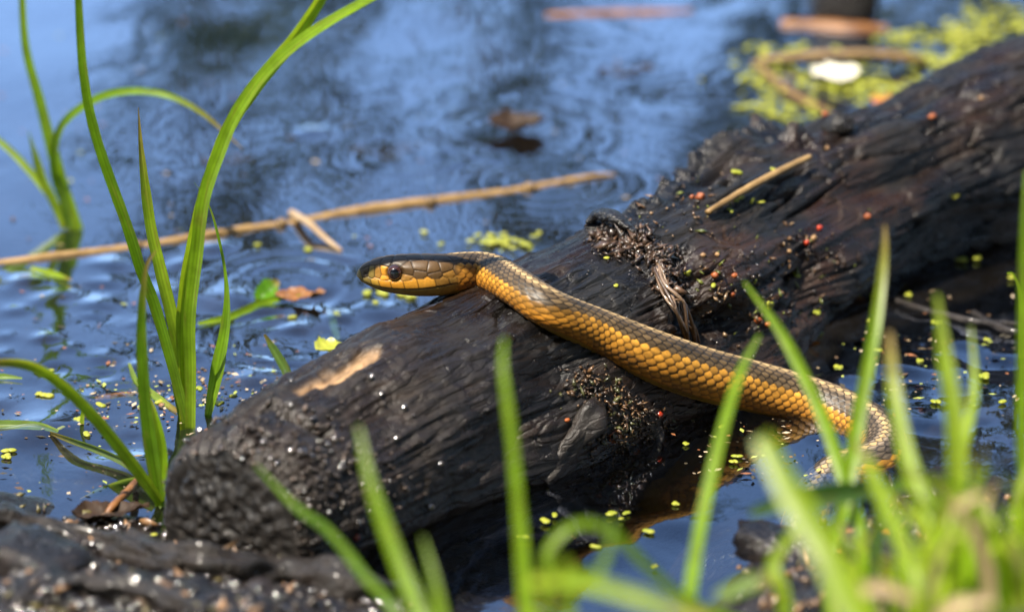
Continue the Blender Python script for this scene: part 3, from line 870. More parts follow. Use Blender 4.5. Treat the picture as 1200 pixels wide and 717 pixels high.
    for x_ in (3.5, 6.5, 10, 14, 18.5, 23, 27.5): sd_(x_, -4.5 if x_ > 5 else -2.9, JAW)
    for x_ in (9, 14, 20, 26): sd_(x_, -5.6, JAW)
    for a in [(2.6, 0, DRK, 1.1), (6.0, 0, DRK, 1.5), (10.5, 0, DRK, 0), (13.5, 0, DRK, 0), (12.2, 0, DRK, 4.6), (10.4, 0, DRK, 4.0), (18.5, 0, DRK, 2.2), (22.0, 0, DRK, 2.2), (26, 0, DRK, 3.6), (26, 0, DRK, 0.9), (29, 0, DRK, 2.5), (29.5, 0, DRK, 0)]:
        sd_(a[0], a[1], a[2], a[3])
    nh = np.searchsorted(s, .036)
    sp = np.array([a for a, c in seeds]); sc_ = np.array([c for a, c in seeds])
    Ph = np.stack([np.broadcast_to(s[:nh, None], (nh, m)), lat[:nh], ver[:nh]], -1).reshape(-1, 3)
    dd = np.linalg.norm(Ph[:, None] - sp[None], axis=2)
    o2 = np.argpartition(dd, 2, axis=1)[:, :2]
    d12 = np.take_along_axis(dd, o2, 1)
    sw = d12[:, 0] > d12[:, 1]
    o2[sw] = o2[sw][:, ::-1]; d12 = np.sort(d12, 1)
    seam = 1 - np.clip((d12[:, 1] - d12[:, 0]) / (.55 * mm), 0, 1)
    Ch = sc_[o2[:, 0]] * (1 - .75 * seam[:, None] ** 1.5)
    Ch *= (.85 + .3 * np.random.default_rng(2).random(len(sc_))[o2[:, 0]])[:, None]
    # soft darkening of each plate's rear edge is its own pigment
    hh = (-.22 * seam ** 2 + .10 * np.clip((d12[:, 1] - d12[:, 0]) / (2 * mm), 0, 1)) * mm
    Ch = Ch.reshape(nh, m, 3); hh = hh.reshape(nh, m)
    # mouth line, upper lip plates in one row, lower lip plates
    ym = np.interp(s[:nh], np.array([0, 2, 5, 8, 12, 16, 20, 24, 28, 30]) * mm, np.array([-.9, -1.9, -3.1, -3.7, -4.1, -4.1, -3.8, -3.2, -2.5, -2.2]) * mm)
    sq = s[:nh, None] + 0 * ver[:nh]
    yt = ytop[:nh, None]; yq = ver[:nh]
    lip = (yq < yt) & (yq > ym[:, None]) & (sq < 29.5 * mm) & (sq > 2.2 * mm)
    bnd = np.array([2.2, 5.0, 7.6, 11.3, 15.2, 19.2, 24.0, 27.4, 29.5]) * mm
    slant = sq + .28 * (yq - ym[:, None])
    db = np.abs(slant[..., None] - bnd).min(-1)
    dl_ = np.minimum(np.minimum(db, (yt - yq)), yq - ym[:, None])
    lseam = 1 - np.clip(dl_ / (.34 * mm), 0, 1)
    li = np.clip(np.searchsorted(bnd, slant.ravel()).reshape(slant.shape) - 1, 0, 7)
    lcol = np.array([OLV, (.42, .24, .03), YEL, YEL, (.60, .27, .025), (.60, .28, .03), YBR, (.25, .14, .03)])[li]
    lcol = lcol * (1 - .8 * lseam[..., None] ** 1.5)
    Ch = np.where(lip[..., None], lcol, Ch)
    hh = np.where(lip, (.16 * (1 - lseam ** 2) - .06) * mm, hh)
    low = (yq <= ym[:, None]) & (sq < 29.5 * mm)
    bnd2 = np.array([0, 4.2, 8.0, 12.0, 16.5, 21.5, 26.0, 29.5]) * mm
    db2 = np.abs((sq - .35 * (yq - ym[:, None]))[..., None] - bnd2).min(-1)
    s2_ = 1 - np.clip(db2 / (.22 * mm), 0, 1)
    jc = np.array(JAW) * (1 - .35 * s2_[..., None])
    Ch = np.where(low[..., None], jc, Ch); hh = np.where(low, -.05 * mm * s2_, hh)
    mo = np.exp(-((ver[:nh] - ym[:, None]) / (.22 * mm)) ** 2) * (1 - sm(.0256, .0274, s[:nh]))[:, None]
    hh = hh - .35 * mm * mo
    Ch = Ch * (1 - .8 * mo)[..., None]
    # nostril
    no = np.exp(-((s[:nh, None] - 3.1 * mm) / (.45 * mm)) ** 2 - ((ver[:nh] - .7 * mm) / (.4 * mm)) ** 2)
    hh = hh - .5 * mm * no; Ch = Ch * (1 - .9 * no)[..., None]
    # eye socket
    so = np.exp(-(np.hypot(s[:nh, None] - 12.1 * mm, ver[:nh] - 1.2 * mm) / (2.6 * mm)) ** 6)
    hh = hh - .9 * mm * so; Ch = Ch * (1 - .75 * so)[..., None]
    wB = sm(.0260, .0290, s[:nh])[:, None]
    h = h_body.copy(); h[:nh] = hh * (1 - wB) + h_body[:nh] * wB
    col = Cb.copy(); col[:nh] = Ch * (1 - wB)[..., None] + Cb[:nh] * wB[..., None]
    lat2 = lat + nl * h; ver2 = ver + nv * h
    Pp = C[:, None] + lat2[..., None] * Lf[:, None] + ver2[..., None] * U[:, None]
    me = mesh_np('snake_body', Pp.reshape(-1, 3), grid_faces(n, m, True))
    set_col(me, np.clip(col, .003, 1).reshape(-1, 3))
    root = thing('snake', C[np.searchsorted(s, .12)] - [0, 0, .01], 'brown and yellow striped snake stretched across the wet log, head raised to the left', 'snake')
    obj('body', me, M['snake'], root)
    # eyes
    k = np.argmin(np.abs(s - 12.1 * mm))
    q = np.argmin(np.where(th >= 0, np.abs(ver[k] - 1.2 * mm), 9))
    for sgn in (1, -1):
        r = 2.65 * mm
        cen = C[k] + sgn * (abs(lat[k, q]) - 1.40 * mm) * Lf[k] + ver[k, q] * U[k]
        nn_, mm_ = 28, 40
        a = np.linspace(0, math.pi, nn_); b = np.arange(mm_) / mm_ * 2 * math.pi
        ax = nrm(sgn * Lf[k] + .05 * U[k] - .05 * T[k]); e1 = T[k]; e1 = nrm(e1 - (e1 @ ax) * ax); e2 = np.cross(ax, e1)
        V = cen + r * (np.cos(a)[:, None, None] * ax + np.sin(a)[:, None, None] * (np.cos(b)[None, :, None] * e1 + np.sin(b)[None, :, None] * e2))
        me = mesh_np('eye', V.reshape(-1, 3), grid_faces(nn_, mm_, True))
        cc = np.where((a < .48)[:, None], [[.002, .002, .003]], np.where((a < .55)[:, None], [[.13, .045, .012]], [[.045, .014, .007]]))
        cc = np.where((a > .95)[:, None], [[.02, .01, .008]], cc)
        set_col(me, np.repeat(cc, mm_, 0))
        obj('eye', me, M['eye'], root)
    return root
build_snake()

# ================================================================= GRASS
GREENS = [(.18, .34, .012), (.24, .41, .015), (.32, .47, .025), (.13, .26, .010)]
def blade_mesh(P, W, roll=0.0, col=(.1, .24, .02), n=44, fold=.35, twist=0.0, tipc=None):
    P = np.asarray(P, float)
    W = np.interp(np.linspace(0, 1, n), np.linspace(0, 1, len(W)), W)
    C, s = spline(P, n)
    T = nrm(np.gradient(C, axis=0))
    view = nrm(C - CAM)
    S0 = nrm(np.cross(T, view)); N0 = np.cross(S0, T)
    a = roll + twist * np.linspace(0, 1, n)
    S = np.cos(a)[:, None] * S0 + np.sin(a)[:, None] * N0
    N = np.cross(S, T)
    off = np.array([-1, -.75, -.5, -.25, 0, .25, .5, .75, 1])
    dep = np.array([0, .3, .6, .85, 1, .85, .6, .3, 0]) * fold
    edge_n = pn(s * 130 + P[0][0] * 900, 3.0, 1.0); W = W * (1 + .06 * edge_n)
    V = C[:, None] + (off[None] * W[:, None])[..., None] * S[:, None] + (dep[None] * W[:, None])[..., None] * N[:, None]
    me = mesh_np('leaf_blade', V.reshape(-1, 3), grid_faces(n, 9))
    t = np.linspace(0, 1, n)[:, None]
    c0 = np.array(col); base = c0 * np.array([1.35, 1.2, 1.5]); tip = np.array(tipc if tipc else (c0 * .95 if random.random() < .55 else [.34, .24, .06]))
    cl = base * (1 - sm(0, .25, t)) + c0 * sm(0, .25, t)
    cl = cl * (1 - sm(.7, 1, t)) + tip * sm(.7, 1, t)
    cc = np.repeat(cl[:, None], 9, 1) * np.array([.85, 1.12, .9, 1.12, .72, 1.12, .9, 1.12, .85])[None, :, None]
    cc = cc * (1 + .30 * fbm(s[:, None, None] * 45 + P[0][0] * 700, np.arange(9)[None, :, None] * .35, P[0][2] * 90, 3))
    sp_ = sm(.35, .6, fbm(s[:, None, None] * 160 + P[0][0] * 300, np.arange(9)[None, :, None] * .9, 4.4, 2))
    cc = cc + (np.array([.30, .22, .05]) - cc) * sp_ * .4
    set_col(me, cc.reshape(-1, 3))
    return me

def px_blade(pts, wpx, y0=None, y1=None, rooted=False, **kw):
    """blade through picture points; first point stands on ground or water, depth runs from y0 (root) to y1 (tip)"""
    u0, v0 = pts[0]
    if y0 is None: y0 = PZ(u0, v0, 0)[1]
    if y1 is None: y1 = y0
    P = [PY(u, v, y0 + (y1 - y0) * i / (len(pts) - 1)) for i, (u, v) in enumerate(pts)]
    if rooted:
        g = P[0] + .25 * (P[0] - P[1]) * [1, 1, 0]
        gz = float(ground_h(np.array(g[0]), np.array(g[1])))
        if gz < P[0][2] - .004: P = [np.array([g[0], g[1], gz - .002])] + P; wpx = [wpx[0]] + list(wpx)
    sc = (P[0] - CAM) @ FWD / FPX
    return blade_mesh(P, [x * .5 * sc for x in wpx], **kw)

def tuft(blades, label, group=None, base=None):
    u, v = blades[0][0][0]
    b = PZ(u, v, 0) if base is None else base
    t = thing('grass_tuft', b, label, 'grass', group)
    for pts, wpx, kw in blades:
        obj('blade', px_blade(pts, wpx, **kw), M['grass'], t)
    return t

G0, G1, G2, G3 = GREENS
YG = PZ(218, 498)[1]
tuft([
    ([(221, 503), (202, 429), (180, 354), (165, 316), (150, 268), (113, 162), (98, 87), (92, 0), (90, -60)], [12, 15, 14, 12, 8], dict(col=G0, roll=.5, y0=YG, y1=YG - .02)),
    ([(219, 503), (210, 410), (188, 316), (176, 262), (166, 181), (162, 126)], [11, 16, 15, 12, .5], dict(col=G2, roll=-.3, y0=YG + .003, y1=YG + .01)),
    ([(223, 503), (223, 429), (222, 372), (230, 300), (238, 235), (256, 181), (276, 134), (312, 83), (361, 41), (430, 0), (490, -30)], [13, 16, 18, 18, 16, 12], dict(col=G1, roll=.35, twist=.5, y0=YG - .003, y1=YG - .03)),
    ([(216, 503), (212, 400), (216, 340), (226, 285), (242, 220), (268, 150), (305, 95), (345, 46), (376, 0), (392, -30)], [11, 14, 16, 17, 18, 12], dict(col=G2, roll=-.5, y0=YG + .004, y1=YG - .02)),
    ([(243, 490), (256, 425), (265, 372), (264, 320), (252, 262), (241, 233), (227, 213)], [8, 18, 13, 5, 5, .5], dict(col=G0, roll=.2, twist=.9, y0=YG + .006, y1=YG + .02)),
    ([(214, 500), (205, 440), (199, 380), (196, 350)], [8, 12, 10, 1], dict(col=G3, roll=-.6, y0=YG + .006, y1=YG + .01)),
], 'tall bright green grass tuft in the water left of the log end')
YB = PZ(190, 594)[1]
tuft([
    ([(188, 594), (176, 520), (168, 447), (166, 372), (171, 315), (184, 292)], [14, 19, 17, 15, 10, 1], dict(col=G3, roll=.5, y0=YB, y1=YB - .01)),
    ([(190, 592), (152, 540), (105, 483), (62, 443), (22, 426), (-40, 428)], [13, 17, 16, 15, 13, 8], dict(col=G2, roll=.5, y0=YB, y1=YB - .03)),
    ([(187, 588), (190, 530), (180, 480), (170, 455)], [12, 14, 10, 1], dict(col=G1, roll=-.3, y0=YB + .004, y1=YB + .01)),
    ([(189, 592), (176, 568), (150, 545), (115, 528), (82, 516), (58, 507)], [10, 14, 14, 13, 11, 6], dict(col=(.20, .30, .08), roll=.9, y0=YB + .004, y1=YB + .05)),
    ([(180, 560), (150, 566), (120, 576), (92, 586)], [14, 20, 18, 3], dict(col=(.16, .24, .06), roll=.9, y0=YB + .01, y1=YB + .02)),
], 'arching grass tuft rooted at the left foot of the log end')
YK = PZ(84, 270)[1]
tuft([
    ([(92, 270), (68, 200), (47, 120), (31, 60), (26, 0), (26, -50)], [13, 15, 12, 9, 7], dict(col=G1, roll=.3, y0=YK, y1=YK)),
    ([(76, 268), (62, 235), (48, 205), (33, 153)], [9, 11, 10, .5], dict(col=G2, roll=-.2, y0=YK, y1=YK)),
    ([(82, 268), (66, 240), (30, 195), (0, 166), (-40, 140)], [8, 10, 9, 7], dict(col=G2, roll=.5, y0=YK, y1=YK + .03)),
    ([(88, 268), (66, 215), (63, 180), (76, 142), (122, 112), (178, 108), (230, 128), (285, 175)], [8, 9, 9, 10, 10, 9, 6, .5], dict(col=G0, roll=.4, y0=YK + .005, y1=YK - .03)),
    ([(80, 268), (74, 235), (70, 205)], [8, 9, 3], dict(col=G3, roll=.1, y0=YK, y1=YK)),
], 'narrow grass tuft standing in the water at the far left beyond the reed')

def gy_at(u, v): return PZ(u, v, .012)[1]
FB = [  # single blades and small tufts of the near bank
    ('slim upright grass blade in front of the middle of the log', [[(628, 790), (616, 700), (608, 600), (598, 500), (589, 430), (591, 396)], [16, 22, 18, 13, 11, 4], -.37, -.33, G1]),
    ('tall blurred grass blade leaning left before the log end', [[(520, 790), (490, 715), (462, 645), (434, 565), (420, 500)], [20, 24, 20, 15, 4], -.40, -.36, G1]),
    ('short pointed grass blade under the log by the bottom edge', [[(522, 790), (515, 715), (505, 665), (495, 628)], [16, 18, 16, 2], -.40, -.38, G1]),
    ('faint slanting grass blade crossing the dark log end', [[(470, 740), (425, 672), (385, 622), (345, 592), (300, 545)], [8, 12, 11, 9, 3], -.36, -.30, G3]),
    ('green grass blade leaning right below the middle of the snake', [[(802, 790), (808, 700), (822, 610), (845, 510), (868, 435), (890, 392)], [15, 18, 17, 15, 12, 3], -.36, -.26, G1]),
    ('long grass blade tilted left across the rear of the snake', [[(1010, 640), (990, 565), (958, 475), (915, 390), (872, 330)], [16, 18, 17, 15, 3], -.29, -.23, G1]),
    ('upright grass blade crossing the bend of the snake', [[(975, 650), (990, 590), (1006, 490), (1026, 380), (1036, 300), (1037, 264)], [14, 17, 18, 15, 11, 3], -.30, -.23, G1]),
    ('broad blurred blade with a blunt tip below the snake bend', [[(1030, 800), (1000, 717), (965, 640), (925, 575), (892, 512)], [40, 42, 40, 36, 24], -.47, -.43, G2]),
    ('pale broad upright grass blade right of the snake bend', [[(1130, 700), (1122, 600), (1120, 500), (1108, 420), (1098, 345)], [24, 28, 26, 20, 5], -.36, -.31, G2]),
    ('grass blade leaning left just right of the snake bend', [[(1110, 700), (1088, 610), (1062, 530), (1047, 450), (1042, 388)], [18, 22, 20, 17, 6], -.36, -.31, G2]),
    ('thin upright grass blade at the right edge of the picture', [[(1200, 640), (1197, 500), (1198, 380), (1200, 262), (1203, 200)], [14, 14, 11, 9, 3], -.28, -.25, G1]),
    ('short slanting grass blade right of the pale broad blade', [[(1105, 620), (1130, 520), (1142, 450), (1138, 382)], [12, 14, 12, 2], -.32, -.28, G2]),
    ('thin leaning grass blade low at the bend of the snake', [[(1075, 690), (1045, 610), (1018, 545), (1003, 515)], [18, 18, 15, 5], -.40, -.35, G2]),
    ('arched grass blade hooping over the dark water at bottom centre', [[(640, 690), (645, 640), (680, 612), (720, 625), (760, 665), (810, 705), (900, 740)], [9, 11, 12, 12, 12, 12, 10], -.38, -.36, G1]),
    ('low blurred grass stalk beside the arched blade', [[(660, 790), (664, 717), (660, 655)], [24, 24, 14], -.46, -.45, G2]),
    ('curved dark grass blade inside the arched blade', [[(668, 700), (700, 672), (714, 640), (718, 610)], [14, 16, 14, 8], -.41, -.40, G3]),
    ('pale grass blade lying low across the bottom centre', [[(620, 680), (680, 682), (740, 698), (830, 730)], [12, 18, 20, 20], -.45, -.47, G2]),
    ('bent grass blade with a yellow foot right of centre bottom', [[(918, 700), (905, 665), (920, 635), (945, 605)], [14, 16, 17, 8], -.36, -.35, G2]),
    ('short pale grass blade lying beside the bent blade', [[(840, 700), (865, 688), (890, 680), (905, 682)], [16, 20, 20, 10], -.40, -.40, (.2, .32, .06)]),
    ('hooped pale grass blade below the snake bend', [[(1030, 600), (1048, 572), (1075, 560), (1105, 566), (1140, 600)], [10, 12, 12, 13, 12], -.33, -.33, (.16, .30, .05)]),
    ('broad leaf lying flat behind the blunt blade', [[(880, 600), (930, 585), (985, 578), (1040, 572)], [10, 26, 28, 12], -.33, -.30, (.12, .24, .06)]),
]
for lab, (pts, wpx, y0, y1, c) in FB:
    me = px_blade(pts, wpx, y0=y0, y1=y1, col=c, roll=random.uniform(-.5, .5), fold=.3, rooted='lying' not in lab)
    obj('grass_shoot', me, M['grass'], label=lab, cat='grass', group='grass blades of the near bank')

def rand_tuft(u, v, y, n, spread, hpx, wpx, label, lean=(0, 0), cols=None, seed=0):
    r = random.Random(seed)
    g = PY(u, v, y)
    bz = float(ground_h(np.array(g[0]), np.array(g[1])))
    base = np.array([g[0], g[1], bz - .002])
    t = thing('grass_tuft', base, label, 'grass', 'grass tufts of the near bank')
    px = ((g - CAM) @ FWD) / FPX
    for k in range(n):
        a = r.uniform(0, 6.28); d = abs(r.gauss(0, spread)) * px
        b = base + [math.cos(a) * d, math.sin(a) * d, 0]
        h = hpx * px * r.uniform(.5, 1.1)
        lx, ly = (r.gauss(lean[0], .24)) * h, r.gauss(lean[1], .22) * h
        bend = r.uniform(.2, 1.2)
        P = [b, b + [lx * .25, ly * .25, h * .4], b + [lx * .6, ly * .6, h * .75], b + [lx * (1 + .3 * bend), ly * (1 + .3 * bend), h * (1 - .12 * bend)]]
        w0 = wpx * px * .5 * r.uniform(.6, 1.15)
        c = r.choice(cols or [(.36, .55, .02), (.42, .58, .03), (.48, .60, .06), (.27, .46, .015), (.33, .52, .02), (.60, .50, .28)])
        obj('blade', blade_mesh(P, [w0 * .8, w0, w0 * .85, w0 * .08], roll=r.uniform(-.9, .9), col=c, n=20, fold=.3), M['grass'], t)
    return t
rand_tuft(600, 760, -.36, 7, 12, 130, 20, 'dense blurred grass tuft at the bottom edge under the middle of the log', seed=1)
rand_tuft(1010, 735, -.36, 11, 34, 150, 11, 'sparse grass tuft rooted at the bottom edge below the snake bend', seed=2)
rand_tuft(1075, 700, -.315, 19, 30, 150, 10, 'grass tuft just right of the snake bend, second from the bend', seed=3)
rand_tuft(1140, 730, -.35, 37, 32, 230, 12, 'thick yellow green grass tuft near the bottom right corner', seed=4)
rand_tuft(1185, 690, -.32, 34, 28, 210, 11, 'tall grass tuft at the right edge of the picture', seed=5)
rand_tuft(1190, 760, -.385, 15, 36, 240, 15, 'nearest and most blurred grass tuft in the bottom right corner', seed=6)
rand_tuft(1130, 640, -.28, 15, 24, 120, 8, 'small grass tuft at the water edge behind the thick right hand grass', seed=7)
rand_tuft(930, 760, -.36, 8, 22, 90, 10, 'low grass tuft at the bottom edge left of the snake bend', seed=8)
rand_tuft(1060, 760, -.385, 11, 40, 190, 14, 'blurred near grass tuft at the bottom edge right of the snake bend', seed=9)
# dry stalks among the grass
for lab, pts, wpx, y in [('pale dry stalk bent upright in the right hand grass', [(1160, 700), (1155, 660), (1138, 615), (1122, 595), (1150, 578)], [14, 16, 16, 12, 8], -.40),
                         ('dry tan grass blade curled at the bottom edge', [(985, 740), (995, 705), (1025, 688), (1070, 700)], [14, 16, 16, 10], -.43),
                         ('thin tan stalk slanting beside the blunt blade', [(1012, 655), (995, 630), (986, 614)], [7, 7, 5], -.34),
                         ('wide pale dry leaf among the bottom right grass', [(1090, 740), (1120, 710), (1165, 705)], [14, 20, 8], -.44)]:
    obj('dry_stalk', px_blade(pts, wpx, y0=y, y1=y, col=(.5, .36, .2), roll=.3), M['dry'], label=lab, cat='dry grass', group='dry stalks in the near grass')

# ================================================================= FLOATING AND LYING THINGS
def tube_thing(name, pts3, rad, mat, label, cat, group=None, n=40, m=10, rough=.15, seed=1, flat=1.0):
    V, F = tube(pts3, rad, n, m, rough, seed, flat=flat)
    return obj(name, mesh_np(name, V, F), mat, label=label, cat=cat, group=group)

# long reed on the water with its nodes
t = thing('reed_stem', PZ(300, 266), 'long tan reed stem floating across the blue water', 'reed')
rp = [(-40, 313), (60, 302), (160, 288), (260, 274), (345, 260), (430, 246), (520, 234), (610, 222), (690, 209), (722, 205)]
V, F = tube([PZ(u, v, -.0001) + np.array([0, 0, .0005 * math.sin(u * .03)]) for u, v in rp], [.0013, .0012, .0014, .0013, .0014, .0017, .0015, .0014, .0009, .0003], 200, 14, .22, 2)
obj('stem', mesh_np('stem', V, F), M['straw'], t)
for u, v in [(160, 288), (330, 262), (505, 236), (620, 220)]:
    a, b = PZ(u - 5, v + .9, .0006), PZ(u + 5, v - .9, .0006)
    V, F = tube([a, (a + b) / 2, b], [.0014, .0019, .0014], 8, 10)
    obj('node', mesh_np('node', V, F), M['straw_d'], t)
tube_thing('plant_stem', [PZ(342, 250, .001), PZ(362, 262, .0035), PZ(382, 280, .0015), PZ(400, 294, .0003)], [.0014, .0012, .0009, .0006], M['dry'], 'short yellow stem crossing the floating reed', 'stem')
# twig on the log
ta, tb = on_log(828, 252)[0] + [0, 0, .0016], on_log(950, 197)[0] + [0, 0, .0042]
tp = [ta + (tb - ta) * t_ + np.array([0, 0, .0008]) * math.sin(t_ * 3) for t_ in (0, .25, .5, .75, 1)]
tube_thing('twig', tp, [.0009, .0011, .0012, .0012, .0010], M['straw'], 'thin straw coloured twig lying on top of the log', 'twig')
# background sticks
for lab, pts, rad, mt in [
    ('brown stick floating at the top edge left of the dark stump', [(640, 20), (700, 17), (760, 16), (812, 14)], .0016, 'rust'),
    ('orange brown stick floating in front of the dark stump', [(915, 30), (950, 32), (1000, 36), (1040, 36)], .0032, 'rust'),
    ('tan arched stick behind the log among the duckweed', [(890, 72), (950, 66), (1010, 64), (1065, 68), (1085, 74)], .0019, 'straw_d'),
    ('tan stick slanting through the duckweed toward the log', [(884, 74), (910, 96), (935, 114), (975, 132)], .0015, 'straw_d'),
    ('thin dark stick behind the log beside the white leaf', [(930, 104), (960, 114), (1000, 124)], .0014, 'stick'),
    ('brown stick floating below the right part of the log', [(962, 354), (990, 352), (1014, 352)], .0016, 'rust'),
    ('thin dark stick in the shallow water at the right', [(1030, 346), (1080, 362), (1140, 376), (1200, 380)], .0012, 'stick'),
    ('wet stick lying beside the ripple at the right edge', [(1140, 366), (1160, 378), (1185, 388), (1230, 392)], .0013, 'stick'),
    ('reddish stick leaning in the shallow water left of the log end', [(118, 612), (135, 590), (155, 570), (160, 560)], .0011, 'rust'),
    ('brown stick floating behind the left grass tuft', [(112, 468), (140, 464), (166, 462)], .0012, 'rust'),
]:
    tube_thing('stick', [PZ(u, v, (-.0006 if 'floating' in lab else .0012) + (.004 if 'leaning' in lab or 'arched' in lab else 0) * math.sin(math.pi * i / (len(pts) - 1))) for i, (u, v) in enumerate(pts)], [rad * .8] + [rad] * (len(pts) - 2) + [rad * .6], M[mt], lab, 'stick', 'sticks in the water', rough=.25, seed=len(lab))
# dark stump in the back
V, F = chunk(PZ(985, -6, .006), np.array([0, .2, 1]), (.019, .013, .012), 91)
me = mesh_np('stump', V, F); set_col(me, np.tile([[.012, .010, .009]], (len(V), 1)))
obj('stump', me, M['log'], label='black wet stump in the water at the top edge right of centre', cat='stump')

def leaf_mesh(c, L, W, ang, curl=.25, tilt=0.0, cup=.2, seed=0, n=22, m=9):
    """leaf lying at c: length L, width W, heading ang; curled, with an uneven edge"""
    t = np.linspace(0, 1, n)[:, None]; k = np.linspace(-1, 1, m)[None]
    wd = W * np.sin(math.pi * np.clip(t, .01, .99) ** .8) ** .7 * (1 + .45 * pn(t * 6 + seed, seed * 1.0, np.sign(k)) + .2 * pn(t * 17 + seed, seed * 1.0, np.sign(k)))
    x = (t - .5) * L + 0 * k; y = wd * k * .5
    z = curl * L * (np.cos((t - .5) * math.pi) * -1 + 1) * .5 + cup * np.abs(k) ** 1.6 * wd * .5 + .10 * L * pn(t * 4 + seed, k * 1.6, 1.0) + .04 * L * pn(t * 11 + seed, k * 4, 2.0) + tilt * x
    ca, sa = math.cos(ang), math.sin(ang)
    V = np.stack([c[0] + x * ca - y * sa, c[1] + x * sa + y * ca, c[2] + z], -1)
    return mesh_np('leaf', V.reshape(-1, 3), grid_faces(n, m))
leafset = [
    ('dead_leaf', (606, 152), .001, .021, .016, .2, .35, .5, 'deadleaf', 'curled black brown dead leaf floating in the middle of the blue water'),
    ('dead_leaf', (460, 176), -.0016, .030, .014, .1, .02, .05, 'deadleaf', 'flat brown leaf barely awash left of the curled dead leaf'),
    ('dead_leaf', (735, 85), -.0010, .022, .012, .3, .05, .1, 'deadleaf', 'dark leaf floating in the upper right water near the ripple ring'),
    ('dead_leaf', (265, 190), -.0008, .018, .011, .1, .05, .1, 'deadleaf', 'small dark leaf floating right of the tall left grass'),
    ('bleached_leaf', (980, 88), .002, .018, .020, .4, .12, .1, 'paleleaf', 'bright white bleached leaf among the duckweed behind the log'),
    ('orange_leaf', (1190, 706), .05, .025, .022, .3, .2, .2, 'orangeleaf', 'blurred orange leaf in the bottom right corner'),
    ('orange_leaf', (1040, 118), .001, .012, .010, .4, .1, .1, 'orangeleaf', 'orange brown leaf in the duckweed just above the log'),
    ('orange_leaf', (938, 402), .001, .013, .003, -.5, .2, .2, 'orangeleaf', 'narrow orange leaf strip on the water beside the snake back'),
    ('dead_leaf', (1010, 640), .012, .018, .014, .6, .2, .2, 'orangeleaf', 'brown orange leaf on the soil under the snake bend'),
    ('green_leaf', (388, 409), .006, .010, .011, .5, .15, .3, 'duck', 'round yellow green leaf leaning on the log beside the tan patch'),
    ('dead_leaf', (352, 347), .0015, .016, .008, .1, .15, .2, 'rust', 'reddish brown leaf at the tip of the floating blade'),
    ('dead_leaf', (130, 600), .004, .022, .010, .3, .1, .2, 'deadleaf', 'wet brown leaf on the mud left of the log end'),
]
for nm, (u, v), z, L, W, ang, curl, cup, mt, lab in leafset:
    y_ = PZ(u, v, z)
    if 'corner' in lab: y_ = PZ(u, v, .03)
    obj(nm, leaf_mesh(y_, L, W, ang, curl, 0, cup, len(lab)), M[mt], label=lab, cat='leaf')
# upright seedling leaf and flat floating blades
t = thing('seedling', PZ(312, 352), 'small seedling with one oval green leaf standing on the water left of the head', 'seedling')
obj('leaf', blade_mesh([PZ(302, 351, .001), PY(306, 345, PZ(302, 351)[1]), PY(315, 337, PZ(302, 351)[1]), PY(327, 329, PZ(302, 351)[1] + .002)], [.0008, .0028, .0034, .0006], roll=.3, col=(.14, .36, .02), fold=.5), M['grass'], t)
obj('stem', blade_mesh([PZ(300, 356, -.002), PZ(302, 351, .001)], [.0004, .0004], col=(.1, .25, .02), n=6), M['grass'], t)
for lab, pts, wpx, c in [
    ('long narrow green blade floating left of the snake head', [(232, 379), (268, 371), (305, 356), (335, 348), (362, 346)], [4, 9, 10, 8, 1], G1),
    ('pale green blade sticking up behind the top of the log end', [(340, 446), (332, 428), (320, 408), (310, 392)], [11, 12, 10, 3], (.22, .36, .08)),
    ('drowned green blade slanting under the snake head', [(396, 398), (392, 384), (387, 366), (384, 358)], [6, 9, 9, 5], (.13, .24, .05)),
    ('flat pale green blade floating at the left edge', [(-30, 497), (10, 497), (45, 499), (68, 505)], [9, 10, 10, 4], (.22, .34, .07)),
    ('curved yellow green blade floating behind the tall left tuft', [(151, 425), (160, 445), (180, 462), (208, 482)], [3, 6, 8, 5], (.25, .38, .05)),
    ('short green blade floating just below the reed', [(36, 314), (60, 320), (84, 328)], [5, 8, 2], G2),
    ('tiny upright green shoot in the shallow water at left', [(96, 500), (97, 485), (100, 472)], [5, 5, 2], G2),
    ('small green shoot bent against the right edge blade', [(1198, 420), (1197, 350), (1188, 322), (1180, 320)], [8, 8, 6, 2], G2),
    ('flat green blade floating at far left above the arching blade', [(-20, 441), (5, 441), (26, 443)], [6, 7, 2], (.22, .36, .05)),
]:
    if 'up' in lab.split() or 'upright' in lab or 'shoot' in lab:
        me = px_blade(pts, wpx, col=c, roll=.3)
    else:
        P = [PZ(u, v, .0012 if 'drowned' not in lab else -.001 - .004 * i) for i, (u, v) in enumerate(pts)]
        me = blade_mesh(P, [x * .5 * .00027 for x in wpx], col=c, roll=.25)
    obj('floating_blade', me, M['grass'], label=lab, cat='grass', group='loose blades on the water')

